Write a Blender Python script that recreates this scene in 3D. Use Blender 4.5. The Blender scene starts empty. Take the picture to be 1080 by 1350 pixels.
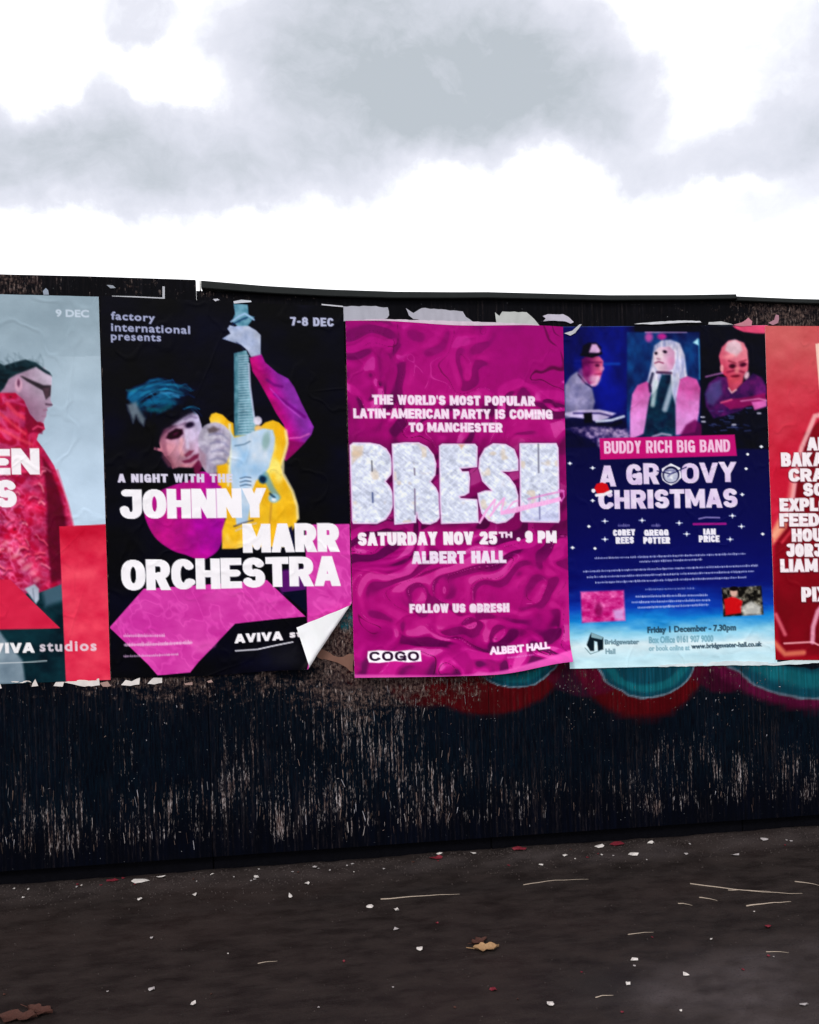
import bpy, bmesh, math, random
import numpy as np
from mathutils import Vector, Matrix, noise as mnoise
random.seed(7)
scene = bpy.context.scene

# ------------------------------------------------------------------ camera
F, CX, CY = 1050.0, 540.0, 675.0                 # focal length in pixels of the 1080 x 1350 photograph
ROLL, PITCH, EYE = -0.0286, -0.003, 1.497
PSI, SLOPE, DIST = 0.1476, 0.02125, 3.404         # yaw of the hoarding, fall of the street, distance
cam_d = bpy.data.cameras.new('camera'); cam = bpy.data.objects.new('camera', cam_d)
scene.collection.objects.link(cam); scene.camera = cam
cam_d.sensor_fit = 'VERTICAL'; cam_d.sensor_height = 36.0; cam_d.lens = 36.0 * F / 1350.0
cam_d.clip_start = 0.05; cam_d.clip_end = 2000.0
_f = Vector((0, math.cos(PITCH), math.sin(PITCH))); _u = Vector((0, -math.sin(PITCH), math.cos(PITCH))); _r = Vector((1, 0, 0))
_c, _s = math.cos(ROLL), math.sin(ROLL)
CR = (_r * _c + _u * _s)   # image right axis in the world
CU = (_u * _c - _r * _s)                                           # image up axis in the world
cam.matrix_world = Matrix(((CR.x, CU.x, -_f.x, 0), (CR.y, CU.y, -_f.y, 0), (CR.z, CU.z, -_f.z, EYE), (0, 0, 0, 1)))
CAMP = np.array((0, 0, EYE)); CRn, CUn, CFn = (np.array(v) for v in (CR, CU, _f))

# ------------------------------------------------------------------ world, sun, exposure
world = bpy.data.worlds.new('World'); scene.world = world; world.use_nodes = True
SUN_EL, SUN_ROT = math.radians(48), math.radians(200)
def build_world():
    nt = world.node_tree; N = nt.nodes; L = nt.links; N.clear()
    out = N.new('ShaderNodeOutputWorld'); bg = N.new('ShaderNodeBackground'); L.new(bg.outputs[0], out.inputs[0])
    bg.inputs['Strength'].default_value = 0.1
    sky = N.new('ShaderNodeTexSky'); sky.sky_type = 'NISHITA'; sky.sun_disc = False
    sky.sun_elevation = SUN_EL; sky.sun_rotation = SUN_ROT
    tc = N.new('ShaderNodeTexCoord')
    def math_(op, a, b=None, clamp=False):
        n = N.new('ShaderNodeMath'); n.operation = op; n.use_clamp = clamp
        for i, v in enumerate((a, b)):
            if v is None: continue
            if isinstance(v, (int, float)): n.inputs[i].default_value = v
            else: L.new(v, n.inputs[i])
        return n.outputs[0]
    def noise(scale, detail, rough=0.55, vec=None, off=(0, 0, 0), sc=(1, 1, 1)):
        m = N.new('ShaderNodeMapping'); m.inputs['Location'].default_value = off; m.inputs['Scale'].default_value = sc
        L.new(vec or tc.outputs['Generated'], m.inputs['Vector'])
        n = N.new('ShaderNodeTexNoise'); n.inputs['Scale'].default_value = scale; n.inputs['Detail'].default_value = detail
        n.inputs['Roughness'].default_value = rough; L.new(m.outputs[0], n.inputs['Vector'])
        return n
    # warped direction
    w = noise(3.2, 5, 0.6); sub = N.new('ShaderNodeVectorMath'); sub.operation = 'SUBTRACT'; L.new(w.outputs['Color'], sub.inputs[0]); sub.inputs[1].default_value = (.5, .5, .5)
    scl = N.new('ShaderNodeVectorMath'); scl.operation = 'SCALE'; L.new(sub.outputs[0], scl.inputs[0]); scl.inputs['Scale'].default_value = 0.20
    add = N.new('ShaderNodeVectorMath'); add.operation = 'ADD'; L.new(tc.outputs['Generated'], add.inputs[0]); L.new(scl.outputs[0], add.inputs[1])
    w2 = noise(11, 8, 0.66); sub2 = N.new('ShaderNodeVectorMath'); sub2.operation = 'SUBTRACT'; L.new(w2.outputs['Color'], sub2.inputs[0]); sub2.inputs[1].default_value = (.5, .5, .5)
    scl2 = N.new('ShaderNodeVectorMath'); scl2.operation = 'SCALE'; L.new(sub2.outputs[0], scl2.inputs[0]); scl2.inputs['Scale'].default_value = 0.07
    add2 = N.new('ShaderNodeVectorMath'); add2.operation = 'ADD'; L.new(add.outputs[0], add2.inputs[0]); L.new(scl2.outputs[0], add2.inputs[1])
    P = add2.outputs[0]
    # banks of grey cloud: direction (given through the photograph's pixels), angular radii, weight
    banks = [(-10, 190, 130, 64, .95), (120, 205, 110, 62, .75), (240, 235, 110, 62, .9), (370, 225, 110, 66, .8), (470, 180, 100, 90, .8),
             (138, 120, 36, 44, .5), (185, 12, 58, 30, .75), (360, 60, 90, 80, .7), (450, 60, 100, 100, .6), (590, 60, 150, 100, .8), (620, 130, 170, 75, 1.1), (745, 90, 100, 80, .75),
             (820, 180, 80, 46, .55), (870, 225, 90, 34, .42), (1000, 55, 90, 60, .30), (1040, 170, 110, 46, .7), (1030, 268, 100, 26, .36), (560, 5, 160, 60, .4), (1130, 100, 110, 100, .6)]
    tot = None
    for (px, py, rx, ry, wt) in banks:
        d = CFn * F + CRn * (px - CX) - CUn * (py - CY); d = d / np.linalg.norm(d)
        s = N.new('ShaderNodeVectorMath'); s.operation = 'SUBTRACT'; L.new(P, s.inputs[0]); s.inputs[1].default_value = tuple(d)
        m = N.new('ShaderNodeVectorMath'); m.operation = 'MULTIPLY'; L.new(s.outputs[0], m.inputs[0]); m.inputs[1].default_value = (F / rx * 0.93, F / rx * 0.93, F / ry * 0.93)
        ln = N.new('ShaderNodeVectorMath'); ln.operation = 'LENGTH'; L.new(m.outputs[0], ln.inputs[0])
        mr = N.new('ShaderNodeMapRange'); mr.interpolation_type = 'SMOOTHERSTEP'; mr.inputs['From Min'].default_value = 1.35; mr.inputs['From Max'].default_value = 0.2
        mr.inputs['To Min'].default_value = 0; mr.inputs['To Max'].default_value = wt; L.new(ln.outputs['Value'], mr.inputs['Value'])
        tot = mr.outputs[0] if tot is None else math_('ADD', tot, mr.outputs[0])
    # the same kind of cloud everywhere else in the sky, through noise
    bn = noise(2.1, 7, 0.55, P, (3.1, 1.7, .4), (1, 1, 1.8)); sep = N.new('ShaderNodeSeparateXYZ'); L.new(tc.outputs['Generated'], sep.inputs[0])
    mask = N.new('ShaderNodeMapRange'); mask.inputs['From Min'].default_value = 0.83; mask.inputs['From Max'].default_value = 0.6; mask.interpolation_type = 'SMOOTHSTEP'
    L.new(sep.outputs['Y'], mask.inputs['Value'])
    cn = N.new('ShaderNodeMapRange'); cn.inputs['From Min'].default_value = 0.48; cn.inputs['From Max'].default_value = 0.68; cn.interpolation_type = 'SMOOTHSTEP'; L.new(bn.outputs['Fac'], cn.inputs['Value'])
    tot = math_('ADD', tot, math_('MULTIPLY', mask.outputs[0], math_('MULTIPLY', cn.outputs[0], 1.2)))
    fine = noise(8, 9, 0.64, add.outputs[0], (5, 2, 1), (1, 1, 1.6))
    fz = N.new('ShaderNodeMapRange'); fz.inputs['From Min'].default_value = .3; fz.inputs['From Max'].default_value = .7; fz.inputs['To Min'].default_value = .55; fz.inputs['To Max'].default_value = 1.30
    L.new(fine.outputs['Fac'], fz.inputs['Value'])
    tot = math_('MULTIPLY', tot, fz.outputs[0])
    rp = N.new('ShaderNodeValToRGB'); L.new(math_('MULTIPLY', tot, 0.5), rp.inputs[0])
    e = rp.color_ramp.elements
    K = 9.3
    # cloud radiance (times the background strength of 0.1)
    cols = [(0.0, (1.25, 1.25, 1.27)), (0.11, (1.05, 1.05, 1.08)), (0.165, (.78, .79, .85)), (0.26, (.66, .668, .735)), (0.45, (.585, .60, .665)), (0.7, (.50, .525, .575)), (1.0, (.41, .445, .48))]
    e[0].position = 0; e[1].position = 1
    while len(e) < len(cols): e.new(0.5)
    for i, (p, c) in enumerate(cols): e[i].position = p; e[i].color = (c[0] * .5, c[1] * .5, c[2] * .5, 1)
    sc = N.new('ShaderNodeVectorMath'); sc.operation = 'SCALE'; L.new(rp.outputs[0], sc.inputs[0]); sc.inputs['Scale'].default_value = K * 2
    mix = N.new('ShaderNodeMix'); mix.data_type = 'RGBA'; mix.inputs[0].default_value = 0.93
    L.new(sky.outputs[0], mix.inputs[6]); L.new(sc.outputs[0], mix.inputs[7]); L.new(mix.outputs[2], bg.inputs['Color'])
build_world()
sun_d = bpy.data.lights.new('sun', 'SUN'); sun = bpy.data.objects.new('sun', sun_d); scene.collection.objects.link(sun)
sun_d.energy = 1.5; sun_d.angle = math.radians(14); sun_d.color = (1.0, 0.965, 0.93)
sd = Vector((math.sin(SUN_ROT) * math.cos(SUN_EL), math.cos(SUN_ROT) * math.cos(SUN_EL), math.sin(SUN_EL)))
sun.rotation_euler = sd.to_track_quat('Z', 'Y').to_euler(); sun.location = (-3, -6, 9)
vs = scene.view_settings; vs.view_transform = 'Standard'; vs.look = 'None'; vs.gamma = 1; vs.exposure = 0.52; vs.use_curve_mapping = False
scene.render.engine = 'CYCLES'

# ------------------------------------------------------------------ the hoarding's own frame
DV = np.array((math.cos(PSI), math.sin(PSI), -SLOPE)); ZV = np.array((0, 0, 1.0)); NV = np.array((math.sin(PSI), -math.cos(PSI), 0))
OV = np.array((0, DIST, 0.0))
def W(u, v, n=0.0):                                     # metres along, up and out of the hoarding -> world
    u = np.asarray(u, float); v = np.asarray(v, float); n = np.asarray(n, float)
    return OV + u[..., None] * DV + v[..., None] * ZV + n[..., None] * NV
def ray(x, y):
    x = np.asarray(x, float); y = np.asarray(y, float)
    return CFn * F + (x - CX)[..., None] * CRn - (y - CY)[..., None] * CUn
def at(x, y):                                           # point measured in the photograph -> (u, v) on the hoarding
    r = ray(x, y); t = ((OV - CAMP) @ NV) / (r @ NV); p = CAMP + r * t[..., None] - OV
    u = p[..., 0] / DV[0]; v = p[..., 2] - u * DV[2]
    return u, v
GN = np.cross(DV / np.linalg.norm(DV), NV); GN = GN if GN[2] > 0 else -GN
def ground_at(x, y):
    r = ray(x, y); t = ((OV - CAMP) @ GN) / (r @ GN)
    return CAMP + r * t[..., None]
def ground_z(x, y): return -(GN[0] * (x - OV[0]) + GN[1] * (y - OV[1])) / GN[2]

# ------------------------------------------------------------------ small helpers
def link(o, parent=None):
    scene.collection.objects.link(o)
    if parent is not None: o.parent = parent; o.matrix_parent_inverse = Matrix.Identity(4)
    return o
def tag(o, label=None, cat=None, group=None, kind=None):
    if label: o['label'] = label
    if cat: o['category'] = cat
    if group: o['group'] = group
    if kind: o['kind'] = kind
    return o
def empty(name, loc):
    o = bpy.data.objects.new(name, None); o.empty_display_size = .1; o.location = loc; return link(o)
def mesh_obj(name, verts, faces, mat, parent=None, origin=None, colors=None, smooth=False, attrs=None):
    verts = np.asarray(verts, float)
    org = np.array(parent.location) if parent is not None and origin is None else (np.array(origin) if origin is not None else verts.mean(0))
    me = bpy.data.meshes.new(name)
    if isinstance(faces, np.ndarray):
        me.vertices.add(len(verts)); me.vertices.foreach_set('co', (verts - org).astype(np.float32).ravel())
        k = faces.shape[1]; me.loops.add(faces.size); me.loops.foreach_set('vertex_index', faces.astype(np.int32).ravel())
        me.polygons.add(len(faces)); me.polygons.foreach_set('loop_start', np.arange(0, faces.size, k, dtype=np.int32))
        me.update(calc_edges=True)
    else:
        me.from_pydata([tuple(v) for v in (verts - org)], [], faces); me.update()
    if colors is not None:
        a = me.color_attributes.new('print', 'FLOAT_COLOR', 'POINT')
        c = np.ones((len(verts), 4), np.float32); c[:, :3] = colors; a.data.foreach_set('color', c.ravel())
    for nm, arr in (attrs or {}).items():
        arr = np.asarray(arr, np.float32)
        if arr.ndim == 1: a = me.attributes.new(nm, 'FLOAT', 'POINT'); a.data.foreach_set('value', arr)
        else: a = me.attributes.new(nm, 'FLOAT_VECTOR', 'POINT'); a.data.foreach_set('vector', arr.ravel())
    if smooth: me.polygons.foreach_set('use_smooth', np.ones(len(me.polygons), bool))
    if mat: me.materials.append(mat)
    o = bpy.data.objects.new(name, me); link(o, parent)
    if parent is None: o.location = org
    return o
def lin(c):
    c = np.asarray(c, float) / 255.0
    return np.where(c <= .04045, c / 12.92, ((c + .055) / 1.055) ** 2.4)
def new_mat(name):
    m = bpy.data.materials.new(name); m.use_nodes = True; nt = m.node_tree
    return m, nt, nt.nodes['Principled BSDF']
def nd(nt, typ, **kw):
    n = nt.nodes.new(typ)
    for k, v in kw.items():
        if k in n.inputs: 
            if hasattr(v, 'node'): nt.links.new(v, n.inputs[k])
            else: n.inputs[k].default_value = v
        else: setattr(n, k, v)
    return n
def mth(nt, op, a, b=None, clamp=False):
    n = nt.nodes.new('ShaderNodeMath'); n.operation = op; n.use_clamp = clamp
    for i, v in enumerate((a, b)):
        if v is None: continue
        if isinstance(v, (int, float)): n.inputs[i].default_value = v
        else: nt.links.new(v, n.inputs[i])
    return n.outputs[0]
def rng(nt, val, a, b, c=0.0, d=1.0, smooth=True):
    n = nt.nodes.new('ShaderNodeMapRange'); n.interpolation_type = 'SMOOTHSTEP' if smooth else 'LINEAR'
    nt.links.new(val, n.inputs['Value'])
    for k, v in zip(('From Min', 'From Max', 'To Min', 'To Max'), (a, b, c, d)): n.inputs[k].default_value = v
    return n.outputs[0]
def nz(nt, vec, sc, scale=1.0, detail=3, rough=.55, off=(0, 0, 0)):
    m = nt.nodes.new('ShaderNodeMapping'); m.inputs['Scale'].default_value = sc; m.inputs['Location'].default_value = off; nt.links.new(vec, m.inputs['Vector'])
    n = nt.nodes.new('ShaderNodeTexNoise'); n.inputs['Scale'].default_value = scale; n.inputs['Detail'].default_value = detail; n.inputs['Roughness'].default_value = rough
    nt.links.new(m.outputs[0], n.inputs['Vector']); return n.outputs['Fac']
def mixc(nt, fac, a, b):
    n = nt.nodes.new('ShaderNodeMix'); n.data_type = 'RGBA'
    if isinstance(fac, (int, float)): n.inputs[0].default_value = fac
    else: nt.links.new(fac, n.inputs[0])
    for k, v in ((6, a), (7, b)):
        if hasattr(v, 'node'): nt.links.new(v, n.inputs[k])
        else: n.inputs[k].default_value = (*v, 1)
    return n.outputs[2]
def simple_mat(name, srgb, rough=.7, var=.25, scale=60, bump=.2, spec=.3):
    m, nt, b = new_mat(name); c = lin(srgb)
    tc = nd(nt, 'ShaderNodeTexCoord'); f = nz(nt, tc.outputs['Object'], (1, 1, 1), scale, 5)
    nt.links.new(mixc(nt, f, tuple(c * (1 - var)), tuple(np.minimum(c * (1 + var), .9))), b.inputs['Base Color'])
    b.inputs['Roughness'].default_value = rough; b.inputs['Specular IOR Level'].default_value = spec
    bp = nd(nt, 'ShaderNodeBump', Strength=bump, Distance=.004); nt.links.new(f, bp.inputs['Height']); nt.links.new(bp.outputs[0], b.inputs['Normal'])
    return m

# ------------------------------------------------------------------ numpy noise used for prints, dirt and creases
def vnoise(x, y, seed):
    r = np.random.RandomState(seed); g = r.rand(256, 256)
    xi = np.floor(x).astype(int); yi = np.floor(y).astype(int); fx = x - xi; fy = y - yi
    fx = fx * fx * (3 - 2 * fx); fy = fy * fy * (3 - 2 * fy)
    a = g[xi & 255, yi & 255]; b = g[(xi + 1) & 255, yi & 255]; c = g[xi & 255, (yi + 1) & 255]; d = g[(xi + 1) & 255, (yi + 1) & 255]
    return (a * (1 - fx) + b * fx) * (1 - fy) + (c * (1 - fx) + d * fx) * fy
def fbm(x, y, seed, o=4, g=.5):
    s = 0; a = 1; t = 0
    for i in range(o): s = s + a * vnoise(x * 2 ** i + 17 * i, y * 2 ** i + 9 * i, seed + i); t += a; a *= g
    return s / t
def sstep(a, b, x):
    t = np.clip((x - a) / (b - a), 0, 1); return t * t * (3 - 2 * t)

# ------------------------------------------------------------------ glyph outlines
_glyph = {}
def glyphs(s, space=1.0):
    if (s, space) in _glyph: return _glyph[(s, space)]
    cu = bpy.data.curves.new('t', 'FONT'); cu.body = s; cu.space_character = space; cu.resolution_u = 3; cu.fill_mode = 'FRONT'
    o = bpy.data.objects.new('t', cu); me = o.to_mesh()
    vs_ = np.array([v.co[:2] for v in me.vertices]); cnt = {}
    for p in me.polygons:
        ids = list(p.vertices)
        for i in range(len(ids)):
            k = tuple(sorted((ids[i], ids[i - 1]))); cnt[k] = cnt.get(k, 0) + 1
    seg = np.array([(vs_[a], vs_[b]) for (a, b), c in cnt.items() if c == 1])
    o.to_mesh_clear(); bpy.data.objects.remove(o); bpy.data.curves.remove(cu)
    _glyph[(s, space)] = seg; return seg


# ------------------------------------------------------------------ a heavy block alphabet: centre lines in a unit box, cut flat by the box
def _arc(cx, cy, rx, ry, a0, a1, n=14, e=2.4):
    o = []
    for i in range(n + 1):
        a = math.radians(a0 + (a1 - a0) * i / n); c, s = math.cos(a), math.sin(a)
        o.append((cx + rx * math.copysign(abs(c) ** (2 / e), c), cy + ry * math.copysign(abs(s) ** (2 / e), s)))
    return o
_st = [(0, -1), (0, 2)]; _sr = [(1, -1), (1, 2)]
BLOCK = {
 'A': (1.08, [[(-.12, -.4), (.5, 1.22)], [(1.12, -.4), (.5, 1.22)], [(.2, .24), (.8, .24)]]), 'B': (1, [_st, [(0, 1)] + _arc(.52, .76, .42, .24, 90, -90) + [(0, .52)], [(0, .52)] + _arc(.55, .26, .45, .26, 90, -90) + [(0, 0)]]),
 'C': (1, [_arc(.5, .5, .5, .5, 38, 322, 22) + [(1.0, .16)]]), 'D': (1, [_st, [(0, 1)] + _arc(.4, .5, .6, .5, 90, -90, 16) + [(0, 0)]]), 'E': (.88, [_st, [(0, 1), (2, 1)], [(0, 0), (2, 0)], [(0, .5), (.9, .5)]]), 'F': (.86, [_st, [(0, 1), (2, 1)], [(0, .48), (.85, .48)]]),
 'G': (1.02, [_arc(.5, .5, .5, .5, 40, 360, 24), [(1, .42), (1, 0)], [(.55, .42), (1, .42)]]), 'H': (1.02, [_st, _sr, [(0, .5), (1, .5)]]), 'I': (.42, [[(.5, -1), (.5, 2)]]), 'J': (.95, [[(.15, 1), (1, 1)], [(1, 2), (1, .32)] + _arc(.5, .3, .5, .3, 0, -175, 12)]),
 'K': (1.05, [_st, [(0, .34), (1.1, 1.3)], [(.36, .62), (1.12, -.35)]]), 'L': (.82, [_st, [(0, 0), (2, 0)]]), 'M': (1.3, [_st, _sr, [(0, 1.2), (.5, .12)], [(1, 1.2), (.5, .12)]]), 'N': (1.06, [_st, _sr, [(0, 1.15), (1, -.15)]]), 'O': (1.02, [_arc(.5, .5, .5, .5, 0, 360, 26)]),
 'P': (.96, [_st, [(0, 1)] + _arc(.52, .7, .46, .3, 90, -90) + [(0, .4)]]), 'R': (1.03, [_st, [(0, 1)] + _arc(.52, .72, .44, .28, 90, -90) + [(0, .44)], [(.55, .46), (1.08, -.3)]]), 'S': (.96, [_arc(.5, .74, .46, .26, 25, 270, 16) + _arc(.5, .26, .48, .26, 90, -155, 16)[1:]]),
 'T': (.96, [[(.5, -1), (.5, 2)], [(-1, 1), (2, 1)]]), 'U': (1, [[(0, 2), (0, .4)] + _arc(.5, .4, .5, .4, 180, 360, 14) + [(1, 2)]]), 'V': (1.05, [[(-.1, 1.35), (.5, -.15)], [(1.1, 1.35), (.5, -.15)]]), 'W': (1.4, [[(-.05, 1.3), (.25, -.1)], [(.5, 1.1), (.25, -.1)], [(.5, 1.1), (.75, -.1)], [(1.05, 1.3), (.75, -.1)]]),
 'X': (1.02, [[(-.1, -.2), (1.1, 1.2)], [(-.1, 1.2), (1.1, -.2)]]), 'Y': (1.04, [[(-.12, 1.35), (.5, .42)], [(1.12, 1.35), (.5, .42)], [(.5, .42), (.5, -1)]]), 'Z': (.95, [[(-1, 1), (1, 1)], [(1, 1), (0, 0)], [(0, 0), (2, 0)]]),
 '2': (.92, [_arc(.5, .7, .46, .3, 160, -30, 12) + [(0, 0), (2, 0)]]), '5': (.92, [[(2, 1), (.08, 1), (.04, .56)], [(.04, .56)] + _arc(.48, .32, .5, .32, 105, -150, 14)]), '7': (.9, [[(-1, 1), (1, 1), (.3, -.4)]]), '8': (.96, [_arc(.5, .75, .42, .25, 0, 360, 18), _arc(.5, .25, .5, .26, 0, 360, 18)]),
 '9': (.95, [_arc(.5, .68, .48, .32, 0, 360, 18), [(1, .68), (.96, .3)] + _arc(.5, .3, .46, .3, 0, -140, 10)]), '-': (.6, [[(.0, .45), (1, .45)]]), "'": (.3, [[(.5, 1.5), (.5, .85)]]), '.': (.35, [[(.5, 0), (.5, -1)]]), '@': (1.15, [_arc(.5, .45, .5, .55, -40, 300, 22), _arc(.5, .45, .18, .2, 0, 360, 12)]), ' ': (.5, [])}
# ------------------------------------------------------------------ printed art on a paper grid
class Art:
    def __init__(s, X, Y):
        s.X = X; s.Y = Y; s.C = np.zeros(X.shape + (3,)); s.K = np.zeros(X.shape, int); s.nt = 100
    def fill(s, col): s.C[:] = col(s.X, s.Y) if callable(col) else np.array(col, float)
    def _put(s, m, al, col, k):
        if callable(col): c = col(s.X[m], s.Y[m])
        else: c = np.array(col, float)
        s.C[m] = s.C[m] * (1 - al[:, None]) + c * al[:, None]
        if k is not None:
            kk = s.K[m]; kk[al > .5] = k; s.K[m] = kk
    def segs(s, sg, col, bold=0, soft=.6, a=1, k=None):
        pad = 3 + bold + soft * 2; x0, y0 = sg.reshape(-1, 2).min(0) - pad; x1, y1 = sg.reshape(-1, 2).max(0) + pad
        m = (s.X > x0) & (s.X < x1) & (s.Y > y0) & (s.Y < y1)
        if not m.any(): return
        px, py = s.X[m], s.Y[m]; D = np.full(px.shape, 1e9); I = np.zeros(px.shape, bool)
        for (ax, ay), (bx, by) in sg:
            dx, dy = bx - ax, by - ay; L = dx * dx + dy * dy + 1e-12
            t = np.clip(((px - ax) * dx + (py - ay) * dy) / L, 0, 1)
            D = np.minimum(D, (px - ax - t * dx) ** 2 + (py - ay - t * dy) ** 2)
            if abs(dy) > 1e-9: I ^= ((ay > py) != (by > py)) & (px < ax + (py - ay) / dy * dx)
        sd_ = np.sqrt(D) * np.where(I, -1, 1) - bold
        s._put(m, (1 - sstep(-soft, soft, sd_)) * a, col, k)
    def poly(s, pts, col, soft=.7, a=1, sm=False, k=None, bold=0):
        p = np.array(pts, float)
        if sm:
            q = []
            n = len(p)
            for i in range(n):
                p0, p1, p2, p3 = p[i - 1], p[i], p[(i + 1) % n], p[(i + 2) % n]
                for t in np.linspace(0, 1, 5)[:-1]:
                    q.append(.5 * ((2 * p1) + (-p0 + p2) * t + (2 * p0 - 5 * p1 + 4 * p2 - p3) * t * t + (-p0 + 3 * p1 - 3 * p2 + p3) * t ** 3))
            p = np.array(q)
        s.segs(np.stack([p, np.roll(p, -1, 0)], 1), col, bold, soft, a, k)
    def ell(s, x, y, rx, ry, col, rot=0, soft=.25, a=1, k=None):   # soft is relative to the radius
        m = (abs(s.X - x) < max(rx, ry) * (1.5 + soft)) & (abs(s.Y - y) < max(rx, ry) * (1.5 + soft))
        if not m.any(): return
        c, n = math.cos(math.radians(rot)), math.sin(math.radians(rot)); dx = s.X[m] - x; dy = s.Y[m] - y
        r = np.hypot((dx * c + dy * n) / rx, (-dx * n + dy * c) / ry)
        s._put(m, (1 - sstep(1 - soft, 1 + soft, r)) * a, col, k)
    def line(s, pts, w, col, a=1, soft=.6, k=None):
        p = np.array(pts, float); x0, y0 = p.min(0) - w - 3; x1, y1 = p.max(0) + w + 3
        m = (s.X > x0) & (s.X < x1) & (s.Y > y0) & (s.Y < y1)
        if not m.any(): return
        px, py = s.X[m], s.Y[m]; D = np.full(px.shape, 1e9)
        for (ax, ay), (bx, by) in zip(p[:-1], p[1:]):
            dx, dy = bx - ax, by - ay; t = np.clip(((px - ax) * dx + (py - ay) * dy) / (dx * dx + dy * dy + 1e-9), 0, 1)
            D = np.minimum(D, np.hypot(px - ax - t * dx, py - ay - t * dy))
        s._put(m, (1 - sstep(w / 2 - soft, w / 2 + soft, D)) * a, col, k)
    def text(s, st, x0, x1, yt, yb, col, dy=0, bold=0, soft=.6, a=1, space=1.0, k=None):
        if k == 2: s.nt += 1; k = s.nt
        g = glyphs(st, space).copy(); lo = g.reshape(-1, 2).min(0); hi = g.reshape(-1, 2).max(0)
        g = (g - lo) / (hi - lo); X = x0 + bold + g[..., 0] * (x1 - x0 - 2 * bold); Y = yb - bold - g[..., 1] * (yb - yt - 2 * bold) + dy * g[..., 0]
        X = X + .03 * (Y - yb)
        s.segs(np.stack([X, Y], -1), col, bold, soft, a, k)
    def block(s, st, x0, x1, yt, yb, col, dy=0, t=8, ty=None, gap=1.0, soft=.6, a=1, k=2, rnd=.25):
        if k == 2: s.nt += 1; k = s.nt
        ty = ty or t * .82; ws = [BLOCK[c][0] for c in st]; unit = (x1 - x0 - gap * (len(st) - 1)) / sum(ws); x = x0
        for c, w in zip(st, ws):
            gw = unit * w; sh = dy * (x - x0) / (x1 - x0); A0, B0 = x, x + gw; T0, T1 = yt + sh, yb + sh; x += gw + gap
            if c == ' ': continue
            m = (s.X > A0 - 4) & (s.X < B0 + 4) & (s.Y > T0 - 3) & (s.Y < T1 + 3)
            if not m.any(): continue
            px = s.X[m] - .03 * (s.Y[m] - T1); py = s.Y[m]; D = np.full(px.shape, 1e9); tt = min(t, gw * .5) if c not in 'I.' else min(t, gw); q = tt / ty
            tf = .78 if c in 'MW' else 1.0
            for path in BLOCK[c][1]:
                diag = c in 'AVWXYKMNZ'
                P_ = [(A0 + tt / 2 + u * (gw - tt), (T1 - ty / 2 - v * (T1 - T0 - ty))) for u, v in path]
                for (ax, ay), (bx, by) in zip(P_[:-1], P_[1:]):
                    dg = diag and abs(ax - bx) > .5 and abs(ay - by) > .5; qq = 1.0 if dg else q; hw = tt / 2 * (tf if dg else 1) * (.94 if dg else 1)
                    dx, dy_ = bx - ax, (by - ay) * qq; tq = np.clip(((px - ax) * dx + (py - ay) * qq * dy_) / (dx * dx + dy_ * dy_ + 1e-9), 0, 1)
                    D = np.minimum(D, np.hypot(px - ax - tq * dx, (py - ay) * qq - tq * dy_) - hw)
            bx_ = np.maximum(np.maximum(A0 - px, px - B0), np.maximum(T0 - py, py - T1)); sd_ = np.maximum(D, bx_) - rnd
            s._put(m, (1 - sstep(-soft, soft, sd_)) * a, col, k)
    def soften(s, ks, r=1, n=2, grain=.16, seed=0):
        """halftone softness and tonal grain of a printed photograph"""
        m = np.isin(s.K, ks).astype(float); B = s.C.copy()
        def bl(a):
            for ax in (0, 1): a = (np.roll(a, 1, ax) + a * 2 + np.roll(a, -1, ax)) / 4
            return a
        for i in range(n): B = bl(B); m = bl(m)
        g = 1 + grain * ((fbm(s.X / 9, s.Y / 9, 400 + seed, 3) - .5) * 2 + (fbm(s.X / 17, s.Y / 17, 430 + seed, 2) - .5) * 1.6); m = np.clip(m * 1.6, 0, 1)[..., None]
        s.C = s.C * (1 - m) + B * m * g[..., None]
    def small(s, x0, x1, y, h, col, dy=0, a=.8, seed=0, k=None):   # a line of very small print, words with gaps
        if k == 2: s.nt += 1; k = s.nt
        r = random.Random(seed); x = x0
        while x < x1:
            w = min(r.uniform(5, 15), x1 - x); yy = y + dy * (x - x0) / (x1 - x0)
            if w > 1.5:
                s.line([(x, yy), (x + w, yy + dy * w / (x1 - x0))], h * .8, col, a * .62, .7, k); xx = x
                while xx < x + w:                                 # the uprights of letters too small to read
                    up = r.choice((.5, .5, .9, 1.0, .6)) * h; s.line([(xx, yy + h * .5), (xx + .15, yy - up)], .8, col, a * r.uniform(.4, 1), .45, k); xx += r.uniform(1.3, 2.3)
            x += w + r.uniform(1, 2.2)

def mixf(f, a, b): return np.array(a, float) * (1 - f[..., None]) + np.array(b, float) * f[..., None]

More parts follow.
